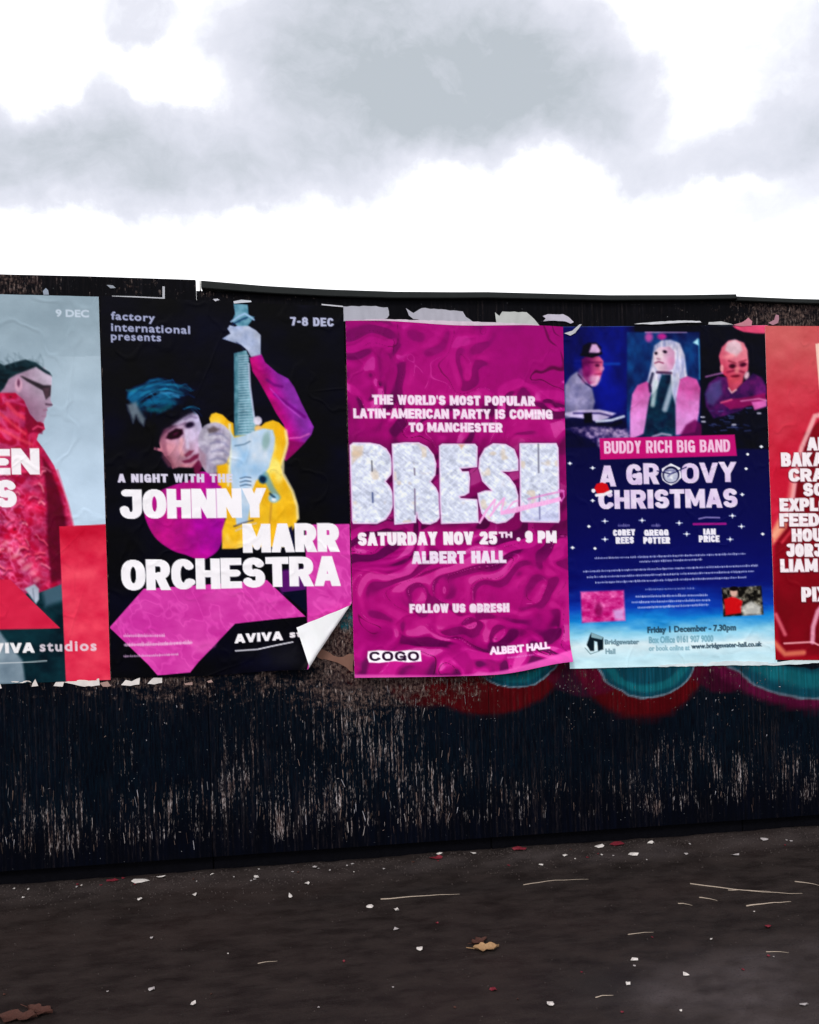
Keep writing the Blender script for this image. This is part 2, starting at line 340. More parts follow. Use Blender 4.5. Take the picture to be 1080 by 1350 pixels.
PAPER = None
def paper_mat(name, gloss=.5, spec=.05, tintnoise=.10):
    m, nt, b = new_mat(name)
    at_ = nd(nt, 'ShaderNodeVertexColor', layer_name='print'); tc = nd(nt, 'ShaderNodeTexCoord')
    f = nz(nt, tc.outputs['Object'], (1, 1, 1), 9, 6, .6); g = nz(nt, tc.outputs['Object'], (1, 1, 1), 260, 3, .6)
    v = mth(nt, 'ADD', mth(nt, 'MULTIPLY', f, tintnoise * 1.4), mth(nt, 'MULTIPLY', g, tintnoise * .8))
    v = mth(nt, 'SUBTRACT', 1 + tintnoise * .9, v)
    mm = nd(nt, 'ShaderNodeVectorMath', operation='SCALE'); nt.links.new(at_.outputs['Color'], mm.inputs[0]); nt.links.new(v, mm.inputs['Scale'])
    nt.links.new(mm.outputs[0], b.inputs['Base Color'])
    b.inputs['Roughness'].default_value = gloss; b.inputs['Specular IOR Level'].default_value = spec
    bp = nd(nt, 'ShaderNodeBump', Strength=.25, Distance=.002); h = nz(nt, tc.outputs['Object'], (1, 1, 1), 45, 5, .6)
    nt.links.new(h, bp.inputs['Height']); nt.links.new(bp.outputs[0], b.inputs['Normal'])
    return m
M_print = paper_mat('printed_paper'); M_back = simple_mat('paper_back', (246, 248, 250), .8, .03, 30, .1)

def poster(quad, nx, ny, paint, classes, label, group, n0, seed, shape=None, xs=None, edge=None, back=2, fold=None, wr=.0010):
    """quad: TL, TR, BR, BL measured in the photograph.  classes: {id: (name, label)}"""
    (tl, tr, br, bl) = [np.array(q, float) for q in quad]
    s = np.linspace(0, 1, nx) if xs is None else xs; t = np.linspace(0, 1, ny)
    S, T = np.meshgrid(s, t, indexing='ij'); S_ = S[..., None]; T_ = T[..., None]
    P = (tl * (1 - S_) + tr * S_) * (1 - T_) + (bl * (1 - S_) + br * S_) * T_
    X, Y = P[..., 0], P[..., 1]
    A = Art(X, Y); paint(A)
    if edge is not None: X, Y = edge(X, Y, S, T)
    u, v = at(X, Y)
    rs = np.random.RandomState(seed)
    h = (fbm(u * 9, v * 9, seed + 3, 4) - .5) * wr * 2.4
    rdg = 1 - abs(2 * fbm(u * 7 + 3, v * 5 + 1, seed + 9, 3) - 1); h = h + sstep(.90, 1.0, rdg) * wr * 1.1
    for i in range(9):                                               # paste creases
        a = rs.uniform(0, math.pi); cu_, cv = rs.uniform(u.min(), u.max()), rs.uniform(v.min(), v.max())
        d = (u - cu_) * math.cos(a) + (v - cv) * math.sin(a) + .02 * (fbm(u * 5, v * 5, seed + i) - .5); e = -(u - cu_) * math.sin(a) + (v - cv) * math.cos(a)
        h = h + wr * 1.1 * np.exp(-(d / .0035) ** 2) * np.exp(-(e / rs.uniform(.05, .16)) ** 2)
    n = n0 + h
    if shape: n = n + shape(u, v, S, T)
    if fold: u, v, n = fold(u, v, n)
    LC = lin(np.clip(A.C, 0, 255)); LC = LC * LC / (LC + .012) * 1.01          # inks are a little denser than their picture values
    V = W(u, v, n); base = W(np.array(u.mean()), np.array(v.min()), np.array(0.0))
    root = empty('poster', base); tag(root, label, 'poster', group)
    idx = np.arange(nx * ny).reshape(nx, ny)
    q = np.stack([idx[:-1, :-1], idx[:-1, 1:], idx[1:, 1:], idx[1:, :-1]], -1).reshape(-1, 4)
    fk = A.K[:-1, :-1].reshape(-1); Vf = V.reshape(-1, 3); Cf = np.clip(LC * .88, 0.0003, .88).reshape(-1, 3)
    allc = dict(classes); allc.update({i: ('printed_lettering', None) for i in range(101, A.nt + 1)})
    for k, (nm, lb) in allc.items():
        qq = q[fk == k]
        if len(qq) == 0: continue
        use, inv = np.unique(qq, return_inverse=True)
        o = mesh_obj(nm, Vf[use], inv.reshape(-1, 4), M_print, root, colors=Cf[use], smooth=True)
        if lb: o['label'] = lb
    # the white back of the sheet
    i2 = list(range(0, nx, back)); j2 = list(range(0, ny, back))
    if i2[-1] != nx - 1: i2.append(nx - 1)
    if j2[-1] != ny - 1: j2.append(ny - 1)
    B = V[np.ix_(i2, j2)]; gu = np.gradient(B, axis=0); gv = np.gradient(B, axis=1); nn = np.cross(gv, gu); nn /= np.linalg.norm(nn, axis=-1, keepdims=True) + 1e-12
    if (nn[0, 0] @ NV) < 0: nn = -nn
    B = B - nn * .0009; ix = np.arange(len(i2) * len(j2)).reshape(len(i2), len(j2))
    qb = np.stack([ix[:-1, :-1], ix[1:, :-1], ix[1:, 1:], ix[:-1, 1:]], -1).reshape(-1, 4)
    mesh_obj('paper_back', B.reshape(-1, 3), qb, M_back, root, smooth=True)
    return root
# ------------------------------------------------------------------ ground
def axis(lo, hi, flo, fhi, fine, coarse_n=26):
    a = np.arange(flo, fhi, fine); g = np.geomspace(fine * 2, max(1, abs(lo - flo)), coarse_n); h = np.geomspace(fine * 2, max(1, hi - fhi), coarse_n)
    return np.concatenate([(flo - g)[::-1], a, fhi + h])
def build_ground():
    us = axis(-150, 150, -2.6, 3.0, .016); ns = axis(-60, 200, -.1, 2.6, .014)
    Ug, Ng = np.meshgrid(us, ns, indexing='ij')
    near = np.exp(-np.clip(np.abs(Ug) - 2.6, 0, None)) * np.exp(-np.clip(Ng - 2.6, 0, None)) * np.exp(-np.clip(-.1 - Ng, 0, None) * 3)
    h = (fbm(Ug * 14, Ng * 14, 5, 4) - .5) * .006 + (fbm(Ug * 60, Ng * 60, 15, 2) - .5) * .0028 + (fbm(Ug * 2, Ng * 2, 25, 3) - .5) * .012
    silt = np.exp(-((Ng - .02) / .07) ** 2) * (.006 + .016 * fbm(Ug * 9, Ng * 9, 35, 4))       # dirt swept against the foot of the hoarding
    z = (h + silt) * near - .004 * (1 - near)
    V = W(Ug, z, Ng)
    # stains and dust on the tarmac; the lower right spots paint in a wet sheen
    def spot(px, py, ru, rn):
        g = ground_at(px, py); u0 = (g - OV) @ DV / (DV @ DV); n0 = (g - OV) @ NV
        return np.exp(-((Ug - u0) / ru) ** 2 - ((Ng - n0) / rn) ** 2)
    wob = fbm(Ug * 5, Ng * 8, 45, 4)
    dust_sheen = .62 * spot(1010, 1325, .36, .16) + .55 * spot(900, 1300, .3, .12) + .5 * spot(1060, 1260, .3, .1) + .16 * np.exp(-((Ng - .05) / .10) ** 2) + .25 * spot(800, 1130, .9, .06)
    dust_sheen = np.clip(dust_sheen * (2.4 * fbm(Ug * 9, Ng * 16, 47, 5) - .45), 0, 1); dark = np.clip(spot(800, 1300, .12, .09) * 1.2 * (wob + .3) + .5 * spot(560, 1175, 1.0, .05), 0, 1)
    ix = np.arange(len(us) * len(ns)).reshape(len(us), len(ns))
    q = np.stack([ix[:-1, :-1], ix[1:, :-1], ix[1:, 1:], ix[:-1, 1:]], -1).reshape(-1, 4)
    if np.cross(V[1, 0] - V[0, 0], V[0, 1] - V[0, 0])[2] < 0: q = q[:, ::-1]
    m, nt, b = new_mat('worn_tarmac')
    w = nd(nt, 'ShaderNodeAttribute', attribute_name='wall').outputs['Vector']
    du = nd(nt, 'ShaderNodeAttribute', attribute_name='dust_sheen').outputs['Fac']; dk = nd(nt, 'ShaderNodeAttribute', attribute_name='dark').outputs['Fac']
    grit = nz(nt, w, (1, 1, 1), 170, 4, .7); mid = nz(nt, w, (3, 7, 1), 2.2, 6, .6); big = nz(nt, w, (1, 1.6, 1), 1.1, 4, .55); smear = nz(nt, w, (3, 30, 1), 2, 4, .6)
    base = mixc(nt, rng(nt, mid, .3, .7), (.0060, .0036, .0031), (.0140, .0086, .0074))
    base = mixc(nt, mth(nt, 'MULTIPLY', rng(nt, big, .45, .7), .55), base, (.018, .0105, .009))
    base = mixc(nt, mth(nt, 'MULTIPLY', rng(nt, smear, .52, .75), .35), base, (.023, .018, .016))
    base = mixc(nt, mth(nt, 'MULTIPLY', du, .75), base, (.058, .047, .048))
    base = mixc(nt, mth(nt, 'MULTIPLY', dk, .75), base, (.008, .006, .006))
    gr = mixc(nt, rng(nt, grit, .30, .46), (.006, .0045, .0045), base)
    stone = nz(nt, w, (1, 1, 1), 120, 2, .6, (4, 4, 0)); gr = mixc(nt, mth(nt, 'MULTIPLY', rng(nt, stone, .72, .78), .3), gr, (.13, .115, .105))
    nt.links.new(gr, b.inputs['Base Color']); b.inputs['Specular IOR Level'].default_value = .22
    nt.links.new(rng(nt, mid, .3, .7, .55, .85), b.inputs['Roughness'])
    bp = nd(nt, 'ShaderNodeBump', Strength=.35, Distance=.003); nt.links.new(grit, bp.inputs['Height']); nt.links.new(bp.outputs[0], b.inputs['Normal'])
    o = mesh_obj('ground', V.reshape(-1, 3), q, m, None, origin=(0, DIST, 0), smooth=True, attrs={'wall': np.stack([Ug, Ng, Ug * 0], -1).reshape(-1, 3), 'dust_sheen': dust_sheen.ravel(), 'dark': dark.ravel()})
    tag(o, kind='structure'); return o
build_ground()

# ------------------------------------------------------------------ hoarding
U0 = float(at(262, 500)[0]); U1 = float(at(967, 500)[0]); PW = (U1 - U0) / 2
hoard = empty('hoarding', W(np.array(0.0), np.array(0.0), np.array(0.0)))
tag(hoard, 'long black plywood street hoarding with peeling paper residue and old graffiti', 'fence')
def panel_material():
    m, nt, b = new_mat('painted_ply')
    w = nd(nt, 'ShaderNodeAttribute', attribute_name='wall').outputs['Vector']
    pc = nd(nt, 'ShaderNodeVertexColor', layer_name='print').outputs['Color']
    S = nd(nt, 'ShaderNodeAttribute', attribute_name='streak').outputs['Fac']; B = nd(nt, 'ShaderNodeAttribute', attribute_name='blotch').outputs['Fac']; Tn = nd(nt, 'ShaderNodeAttribute', attribute_name='teal').outputs['Fac']
    # tonal runs of the old paint
    run = nz(nt, w, (70, 3.0, 1), 1, 4, .6); runf = nz(nt, w, (230, 14, 1), 1, 3, .6, (3, 3, 0)); cl = nz(nt, w, (5, 5, 1), 1, 4, .6, (9, 1, 0))
    f = mth(nt, 'MULTIPLY', rng(nt, run, .35, .72), rng(nt, cl, .3, .65))
    scl = nd(nt, 'ShaderNodeVectorMath', operation='SCALE'); nt.links.new(pc, scl.inputs[0]); nt.links.new(mth(nt, 'ADD', .62, mth(nt, 'MULTIPLY', f, .75)), scl.inputs['Scale'])
    base = scl.outputs[0]
    base = mixc(nt, mth(nt, 'MULTIPLY', Tn, mth(nt, 'MULTIPLY', rng(nt, runf, .35, .7), .9)), base, (.0012, .0055, .0115))
    # light vertical slivers of torn paper fibre
    a1 = nz(nt, w, (110, 4.5, 1), 1, 3, .6, (0, 5, 0)); a2 = nz(nt, w, (230, 45, 1), 1, 4, .7, (8, 2, 0)); a3 = nz(nt, w, (9, 3, 1), 1, 3, .6, (1, 8, 0))
    sv = mth(nt, 'ADD', mth(nt, 'MULTIPLY', a1, .60), mth(nt, 'ADD', mth(nt, 'MULTIPLY', a2, .42), mth(nt, 'MULTIPLY', a3, .42)))
    th = mth(nt, 'SUBTRACT', 1.075, mth(nt, 'MULTIPLY', S, .27))
    sm = rng(nt, mth(nt, 'SUBTRACT', sv, th), -.02, .14)
    tint = nz(nt, w, (30, 9, 1), 1, 3, .6, (2, 2, 0))
    scol = mixc(nt, rng(nt, tint, .35, .65), (.15, .105, .09), (.50, .45, .45))
    scol = mixc(nt, rng(nt, a2, .4, .62), (.11, .065, .062), scol)
    l1 = nz(nt, w, (85, 1.7, 1), 1, 4, .62, (6, 2, 0)); l2 = nz(nt, w, (190, 22, 1), 1, 4, .7, (2, 7, 0)); l3 = nz(nt, w, (4, 1.5, 1), 1, 3, .6, (8, 8, 0))
    faint = mth(nt, 'MULTIPLY', mth(nt, 'MULTIPLY', rng(nt, l1, .47, .70), rng(nt, l2, .40, .62)), rng(nt, l3, .36, .62))
    base = mixc(nt, mth(nt, 'MULTIPLY', faint, .55), base, (.036, .027, .028))
    # patchy, crumbly residue below the posters
    b1 = nz(nt, w, (24, 32, 1), 1, 7, .66, (5, 5, 0)); b2 = nz(nt, w, (120, 24, 1), 1, 5, .7, (1, 1, 0))
    bv = mth(nt, 'ADD', mth(nt, 'MULTIPLY', b1, .62), mth(nt, 'MULTIPLY', b2, .42))
    bth = mth(nt, 'SUBTRACT', .685, mth(nt, 'MULTIPLY', B, .25)); bm = rng(nt, mth(nt, 'SUBTRACT', bv, bth), 0, .13)
    b3 = nz(nt, w, (95, 62, 1), 1, 5, .7, (3, 9, 0)); b4 = nz(nt, w, (9, 11, 1), 1, 4, .6, (4, 3, 0)); bcol = mixc(nt, rng(nt, b3, .40, .66), (.006, .004, .006), (.13, .085, .072)); bcol = mixc(nt, rng(nt, b2, .56, .70), bcol, (.34, .27, .245)); bcol = mixc(nt, mth(nt, 'MULTIPLY', rng(nt, b4, .50, .64), .55), bcol, (.020, .011, .013))
    col = mixc(nt, mth(nt, 'MULTIPLY', bm, .8), base, bcol); col = mixc(nt, mth(nt, 'MULTIPLY', sm, .95), col, scol)
    sp = nz(nt, w, (150, 120, 1), 1, 2, .5, (7, 7, 0)); col = mixc(nt, mth(nt, 'MULTIPLY', rng(nt, sp, .735, .78), .55), col, (.45, .45, .48))
    nt.links.new(col, b.inputs['Base Color']); b.inputs['Roughness'].default_value = .62; b.inputs['Specular IOR Level'].default_value = .03
    hh = mth(nt, 'ADD', mth(nt, 'MULTIPLY', sm, 1.0), mth(nt, 'ADD', mth(nt, 'MULTIPLY', bm, .9), mth(nt, 'MULTIPLY', runf, .25)))
    bp = nd(nt, 'ShaderNodeBump', Strength=.6, Distance=.0015); nt.links.new(hh, bp.inputs['Height']); nt.links.new(bp.outputs[0], b.inputs['Normal'])
    return m
M_panel = panel_material()
M_wood = simple_mat('black_timber', (20, 19, 20), .8, .4, 40, .4, .1); M_rail = simple_mat('cap_rail_paint', (34, 37, 37), .7, .25, 25, .3, .1)
M_kick = simple_mat('kick_gap_shade', (8, 8, 12), .9, .4, 40, .3, .02); M_edge = simple_mat('bare_trim', (205, 205, 200), .6, .1, 60, .2)  # kick board coloured near-black to paint in the shadow gap below the panels

def panel_top(u):                                        # ragged heights of the boards, as surveyed along the top
    px = [(-400, 350), (-100, 357.5), (0, 361.5), (110, 364), (262, 369)] if u < U0 else \
         [(262.5, 383.5), (300, 385), (350, 387), (430, 390), (640, 392), (967, 395)] if u < U1 else [(967, 395), (1080, 403), (1500, 418)]
    uu, vv = zip(*[map(float, at(*p)) for p in px]); return float(np.interp(u, uu, vv))
C_NAVY = lin((4, 8, 22)) * .5; C_TEAL = lin((16, 100, 112)); C_TEALD = lin((8, 62, 78)); C_RED = lin((72, 3, 9)); C_PLUM = lin((80, 8, 46)); C_TRIM = lin((96, 130, 146))
def paint_panel(X, Y, u, v):
    """old sprayed lettering whose lower bowls show beneath the posters; classes 1 = teal bowl, 2 = red halo"""
    A = Art(X, Y)
    n1 = fbm(u * 5, v * 5, 70, 4)
    A.C[:] = C_NAVY * (1.0 + .3 * (n1[..., None] - .5)); top = v > 2.1
    A.C[top] = lin((10, 10, 15))
    wx = (fbm(u * 16, v * 9, 71, 4) - .5) * 9; A.X = A.X + wx; A.Y = A.Y + (fbm(u * 14, v * 30, 77, 4) - .5) * 7
    hal = dict(soft=.06, k=2)
    A.ell(642, 846, 112, 96, C_RED, a=.95, **hal); A.ell(560, 850, 70, 82, C_RED * .8, a=.8, **hal)
    A.ell(846, 846, 94, 99, C_RED, a=1, **hal); A.ell(775, 870, 60, 48, C_PLUM * .8, a=.5, **hal); A.ell(955, 850, 60, 62, C_PLUM * .5, a=.7, **hal)
    A.ell(470, 800, 50, 105, C_RED * .45, a=.9, **hal)
    A.ell(1082, 802, 174, 133, C_PLUM, a=.9, soft=.04, k=2)
    def bowl(x, y, rx, ry, soft=.012):
        A.ell(x, y, rx + 1.6, ry + 1.8, C_TRIM, soft=.012, a=.8, k=1)
        A.ell(x, y, rx, ry, C_TEALD, soft=soft, k=1)
        for i, (f, c) in enumerate(((.90, C_TEAL * .8), (.74, C_TEALD * .95))): A.ell(x, y, rx * f, ry * f, c, soft=.05, k=1)
    bowl(680, 850, 62, 55); bowl(852, 856, 67, 63); bowl(1080, 792, 158, 128)
    A.ell(1086, 870, 58, 12, lin((8, 14, 26)), soft=.1); A.ell(455, 806, 13, 26, C_TEAL, soft=.12, k=1)
    A.X = X; A.Y = Y
    return A
def put_panel(ua, ub, seed, visible=True):
    us = np.arange(ua + .0012, ub - .0012, .0065 if visible else .05); us = np.append(us, ub - .0012)
    vbot = .072
    vs_ = np.concatenate([np.arange(vbot, .60, .03), np.arange(.60, 1.06, .0055), np.arange(1.06, 2.15, .06), [2.15, 2.25, 2.3]]) if visible else np.linspace(vbot, 2.3, 24)
    Ug, Vg = np.meshgrid(us, vs_, indexing='ij')
    tops = np.array([panel_top((ua + ub) / 2 if 0 else float(x)) for x in us]); Vg = np.concatenate([Vg, tops[:, None]], 1); Ug = np.concatenate([Ug, us[:, None]], 1)
    p = W(Ug, Vg, Ug * 0) - CAMP; Z = p @ CFn; X = CX + F * (p @ CRn) / Z; Y = CY - F * (p @ CUn) / Z
    A = paint_panel(X, Y, Ug, Vg) if visible else None
    C = A.C if visible else np.tile(C_NAVY, Ug.shape + (1,)); K = A.K if visible else np.zeros(Ug.shape, int)
    g = lambda c, r, x: np.exp(-((x - c) / r) ** 2)
    low = sstep(.62, .22, Vg); mid = .35 * sstep(.9, .6, Vg)
    colm = .42 + .85 * fbm(Ug * 3.4, Vg * .8, 90, 3)
    S = low * np.clip(colm, 0, 1.2) + mid * .8 + .62 * sstep(.30, .55, Vg) * (.25 + .75 * sstep(640, 420, X)) * (.35 + 1.0 * fbm(Ug * 6, Vg * 1.2, 92, 3)) + .55 * g(500, 90, X) * sstep(1.05, .6, Vg) + .35 * g(900, 50, X) * sstep(.9, .5, Vg) + .25 * g(60, 60, X) * low + .2 * g(225, 70, X) * low
    S = np.clip(S, 0, 1.1)
    B = sstep(.50, .90, Vg) * (.34 + .30 * (X < 560) + .30 * g(180, 90, X) + .75 * g(470, 85, X) + .85 * g(610, 70, X) + .32 * g(770, 30, X) + .45 * g(960, 45, X) + .30 * g(760, 60, X) + .3 * g(330, 60, X)) * (.35 + 1.25 * fbm(Ug * 8, Vg * 6, 95, 4))
    B = B + .5 * g(490, 90, X) * sstep(.35, .7, Vg) * sstep(1.1, .75, Vg)
    S = S * sstep(.03, .17, Vg + .05 * (fbm(Ug * 40, Vg * 2, 93, 2) - .5)); topz = Vg > 2.12
    B = np.where(topz, .36 + .55 * g(20, 40, X) + .3 * g(175, 30, X) + .75 * g(1035, 70, X) + .2 * g(300, 40, X) - .35 * g(640, 200, X), B); S = np.where(topz, 0.1, S)
    T = sstep(.15, .35, Vg) * sstep(.95, .7, Vg) * (.3 + .9 * fbm(Ug * 2.2, Vg * 2, 98, 3)); T = np.where(K == 0, T, 0)
    V = W(Ug, Vg, Ug * 0 + (.0006 * (fbm(Ug * 30, Vg * 30, 60, 3) - .5)) * 0).reshape(-1, 3)
    nx, ny = Ug.shape; ix = np.arange(nx * ny).reshape(nx, ny); q = np.stack([ix[:-1, :-1], ix[1:, :-1], ix[1:, 1:], ix[:-1, 1:]], -1).reshape(-1, 4); fk = K[:-1, :-1].ravel()
    cf = np.clip(C, .0003, .9).reshape(-1, 3); wa = np.stack([Ug, Vg, Ug * 0], -1).reshape(-1, 3)
    for k, nm in ((0, 'panel'), (1, 'graffiti_bowl'), (2, 'graffiti_halo')):
        qq = q[fk == k]
        if len(qq) < 30: continue
        use, inv = np.unique(qq, return_inverse=True); inv = inv.reshape(-1, 4)
        vv = V[use]; ff = inv
        att = {'wall': wa[use], 'streak': S.ravel()[use], 'blotch': B.ravel()[use], 'teal': T.ravel()[use]}
        o = mesh_obj(nm, vv, ff, M_panel, hoard, colors=cf[use], attrs=att)
        if k == 1: o['label'] = 'teal sprayed bowls of old lettering'
        if k == 2: o['label'] = 'dark red sprayed halo round the old lettering'
    # the board's thickness: back and edges
    t = .018; e = []
    ptsF = [(ua + .0012, vbot)] + [(float(x), float(y)) for x, y in list(zip(us, tops))[::12]] + [(ub - .0012, float(tops[-1])), (ub - .0012, vbot)]
    arr = np.array(ptsF); k = len(arr); F_ = W(arr[:, 0], arr[:, 1], arr[:, 0] * 0 - .0006); Bk = W(arr[:, 0], arr[:, 1], arr[:, 0] * 0 - t)
    faces = [(i, (i + 1) % k, (i + 1) % k + k, i + k) for i in range(k)] + [tuple(range(k, 2 * k))]
    mesh_obj('panel_edge', np.concatenate([F_, Bk]), faces, M_wood, hoard)
edges = [U0 - 4 * PW, U0 - 3 * PW, U0 - 2 * PW, U0 - PW, U0, U0 + PW, U1, U1 + PW, U1 + 2 * PW, U1 + 3 * PW, U1 + 4 * PW]
umin, umax = float(at(-40, 700)[0]), float(at(1120, 700)[0])
for i, (a, b_) in enumerate(zip(edges[:-1], edges[1:])):
    put_panel(a, b_, i, b_ > umin and a < umax)

def wall_box(name, ua, ub, va, vb, na, nb, mat, parent, bev=.002):
    c = [(u, v, n) for u in (ua, ub) for v in (va, vb) for n in (na, nb)]
    V = np.array([W(np.array(float(u)), np.array(float(v)), np.array(float(n))) for u, v, n in c])
    bm = bmesh.new(); vv = [bm.verts.new(p) for p in V]
    for f in ((0, 1, 3, 2), (4, 6, 7, 5), (0, 4, 5, 1), (2, 3, 7, 6), (0, 2, 6, 4), (1, 5, 7, 3)): bm.faces.new([vv[i] for i in f])
    bmesh.ops.recalc_face_normals(bm, faces=bm.faces)
    if bev: bmesh.ops.bevel(bm, geom=list(bm.edges), offset=bev, segments=2, affect='EDGES')
    me_v = np.array([v.co[:] for v in bm.verts]); bm.verts.index_update(); fc = [tuple(v.index for v in f.verts) for f in bm.faces]; bm.free()
    return mesh_obj(name, me_v, fc, mat, parent)
def rail(px_top, thick, name='cap_rail', nf=.022, nbk=-.045):
    """a cap rail that follows the sagging top of the boards"""
    u, v = at(*np.array(px_top, float).T); uu = np.arange(u[0], u[-1], .04); uu = np.append(uu, u[-1]); vv = np.interp(uu, u, v)
    th = np.interp(uu, [u[0], u[-1]], thick); rings = []
    for a, b_, t in zip(uu, vv, th):
        r = .0035; prof = [(nf - r, b_), (nf, b_ - r), (nf, b_ - t + r), (nf - r, b_ - t), (nbk, b_ - t), (nbk, b_)]
        rings.append([W(np.array(a), np.array(y), np.array(n)) for n, y in prof])
    V = np.array(rings).reshape(-1, 3); k = 6; fs = []
    for i in range(len(uu) - 1):
        for j in range(k): fs.append((i * k + j, i * k + (j + 1) % k, (i + 1) * k + (j + 1) % k, (i + 1) * k + j))
    fs += [tuple(range(k)), tuple((len(uu) - 1) * k + j for j in range(k))[::-1]]
    return mesh_obj(name, V, fs, M_rail, hoard)
rail([(266, 371.5), (350, 378.5), (430, 383), (520, 386), (600, 386.6), (640, 386.4), (800, 390.5), (900, 390.3), (967.5, 389.2)], (.032, .022))
rail([(968.5, 392), (1040, 395), (1080, 396), (1300, 402), (1700, 414)], (.021, .022))
# a pale bracket edge in the gap where the first cap rail starts, and the pale trim below it
wall_box('gap_trim', float(at(262.6, 375)[0]), float(at(264.6, 375)[0]), float(at(263, 382)[1]), float(at(263, 369)[1]), -.02, -.006, M_edge, hoard, 0)
for i in range(len(edges)):
    u = edges[i]
    wall_box('post', u - .04, u + .04, 0, 2.30, -.12, -.047, M_wood, hoard)
for a, b_ in zip(edges[:-1], edges[1:]):
    for v in (.35, 1.25, 2.15): wall_box('back_rail', a + .041, b_ - .041, v, v + .07, -.046, -.0185, M_wood, hoard)
    wall_box('kick_board', a + .002, b_ - .002, -.05, .10, -.060, -.026, M_kick, hoard)

# loose fibres of paper that still cling to the boards
def residue():
    r = random.Random(3); V = []; Fc = []; Cc = []
    for i in range(650):
        x = r.uniform(-40, 1120); z = r.random()
        if z < .45: y = r.uniform(1035, 1150)
        elif z < .8:
            y = r.triangular(893, 1000, 893); x = r.choice([r.gauss(185, 70), r.gauss(480, 70), r.gauss(600, 50), r.gauss(770, 20), r.gauss(960, 35), r.uniform(0, 1080)])
        else: x = r.gauss(500, 60); y = r.uniform(900, 1130)
        u, v = map(float, at(x, y))
        if v < .11 or v > .93: continue
        ll = r.uniform(.006, .05) if z < .45 or z > .8 else r.uniform(.003, .012); ww = r.uniform(.0007, .0018); an = r.gauss(0, .12) if ll > .01 else r.gauss(0, .7); l = r.uniform(.0006, .004)
        ca, sa = math.cos(an), math.sin(an); k = len(V)
        for (du, dv, dn) in ((-ww, -ll / 2, 0), (ww * r.random(), -ll / 2 * r.random(), l * .5), (ww, ll / 2, l), (-ww * r.random(), ll / 2 * r.uniform(.7, 1), l * .6)):
            V.append(W(np.array(u + du * ca - dv * sa), np.array(v + du * sa + dv * ca), np.array(.0008 + dn)))
        Fc.append((k, k + 1, k + 2, k + 3)); c = r.choice([(170, 160, 158), (140, 118, 110), (185, 182, 190), (100, 80, 76), (140, 118, 108)])
        Cc += [lin(c) * r.uniform(.12, .75)] * 4
    o = mesh_obj('paper_residue', np.array(V), Fc, M_print, hoard, colors=np.array(Cc)); tag(o, 'slivers of torn paper fibre on the boards', kind='stuff')
residue()
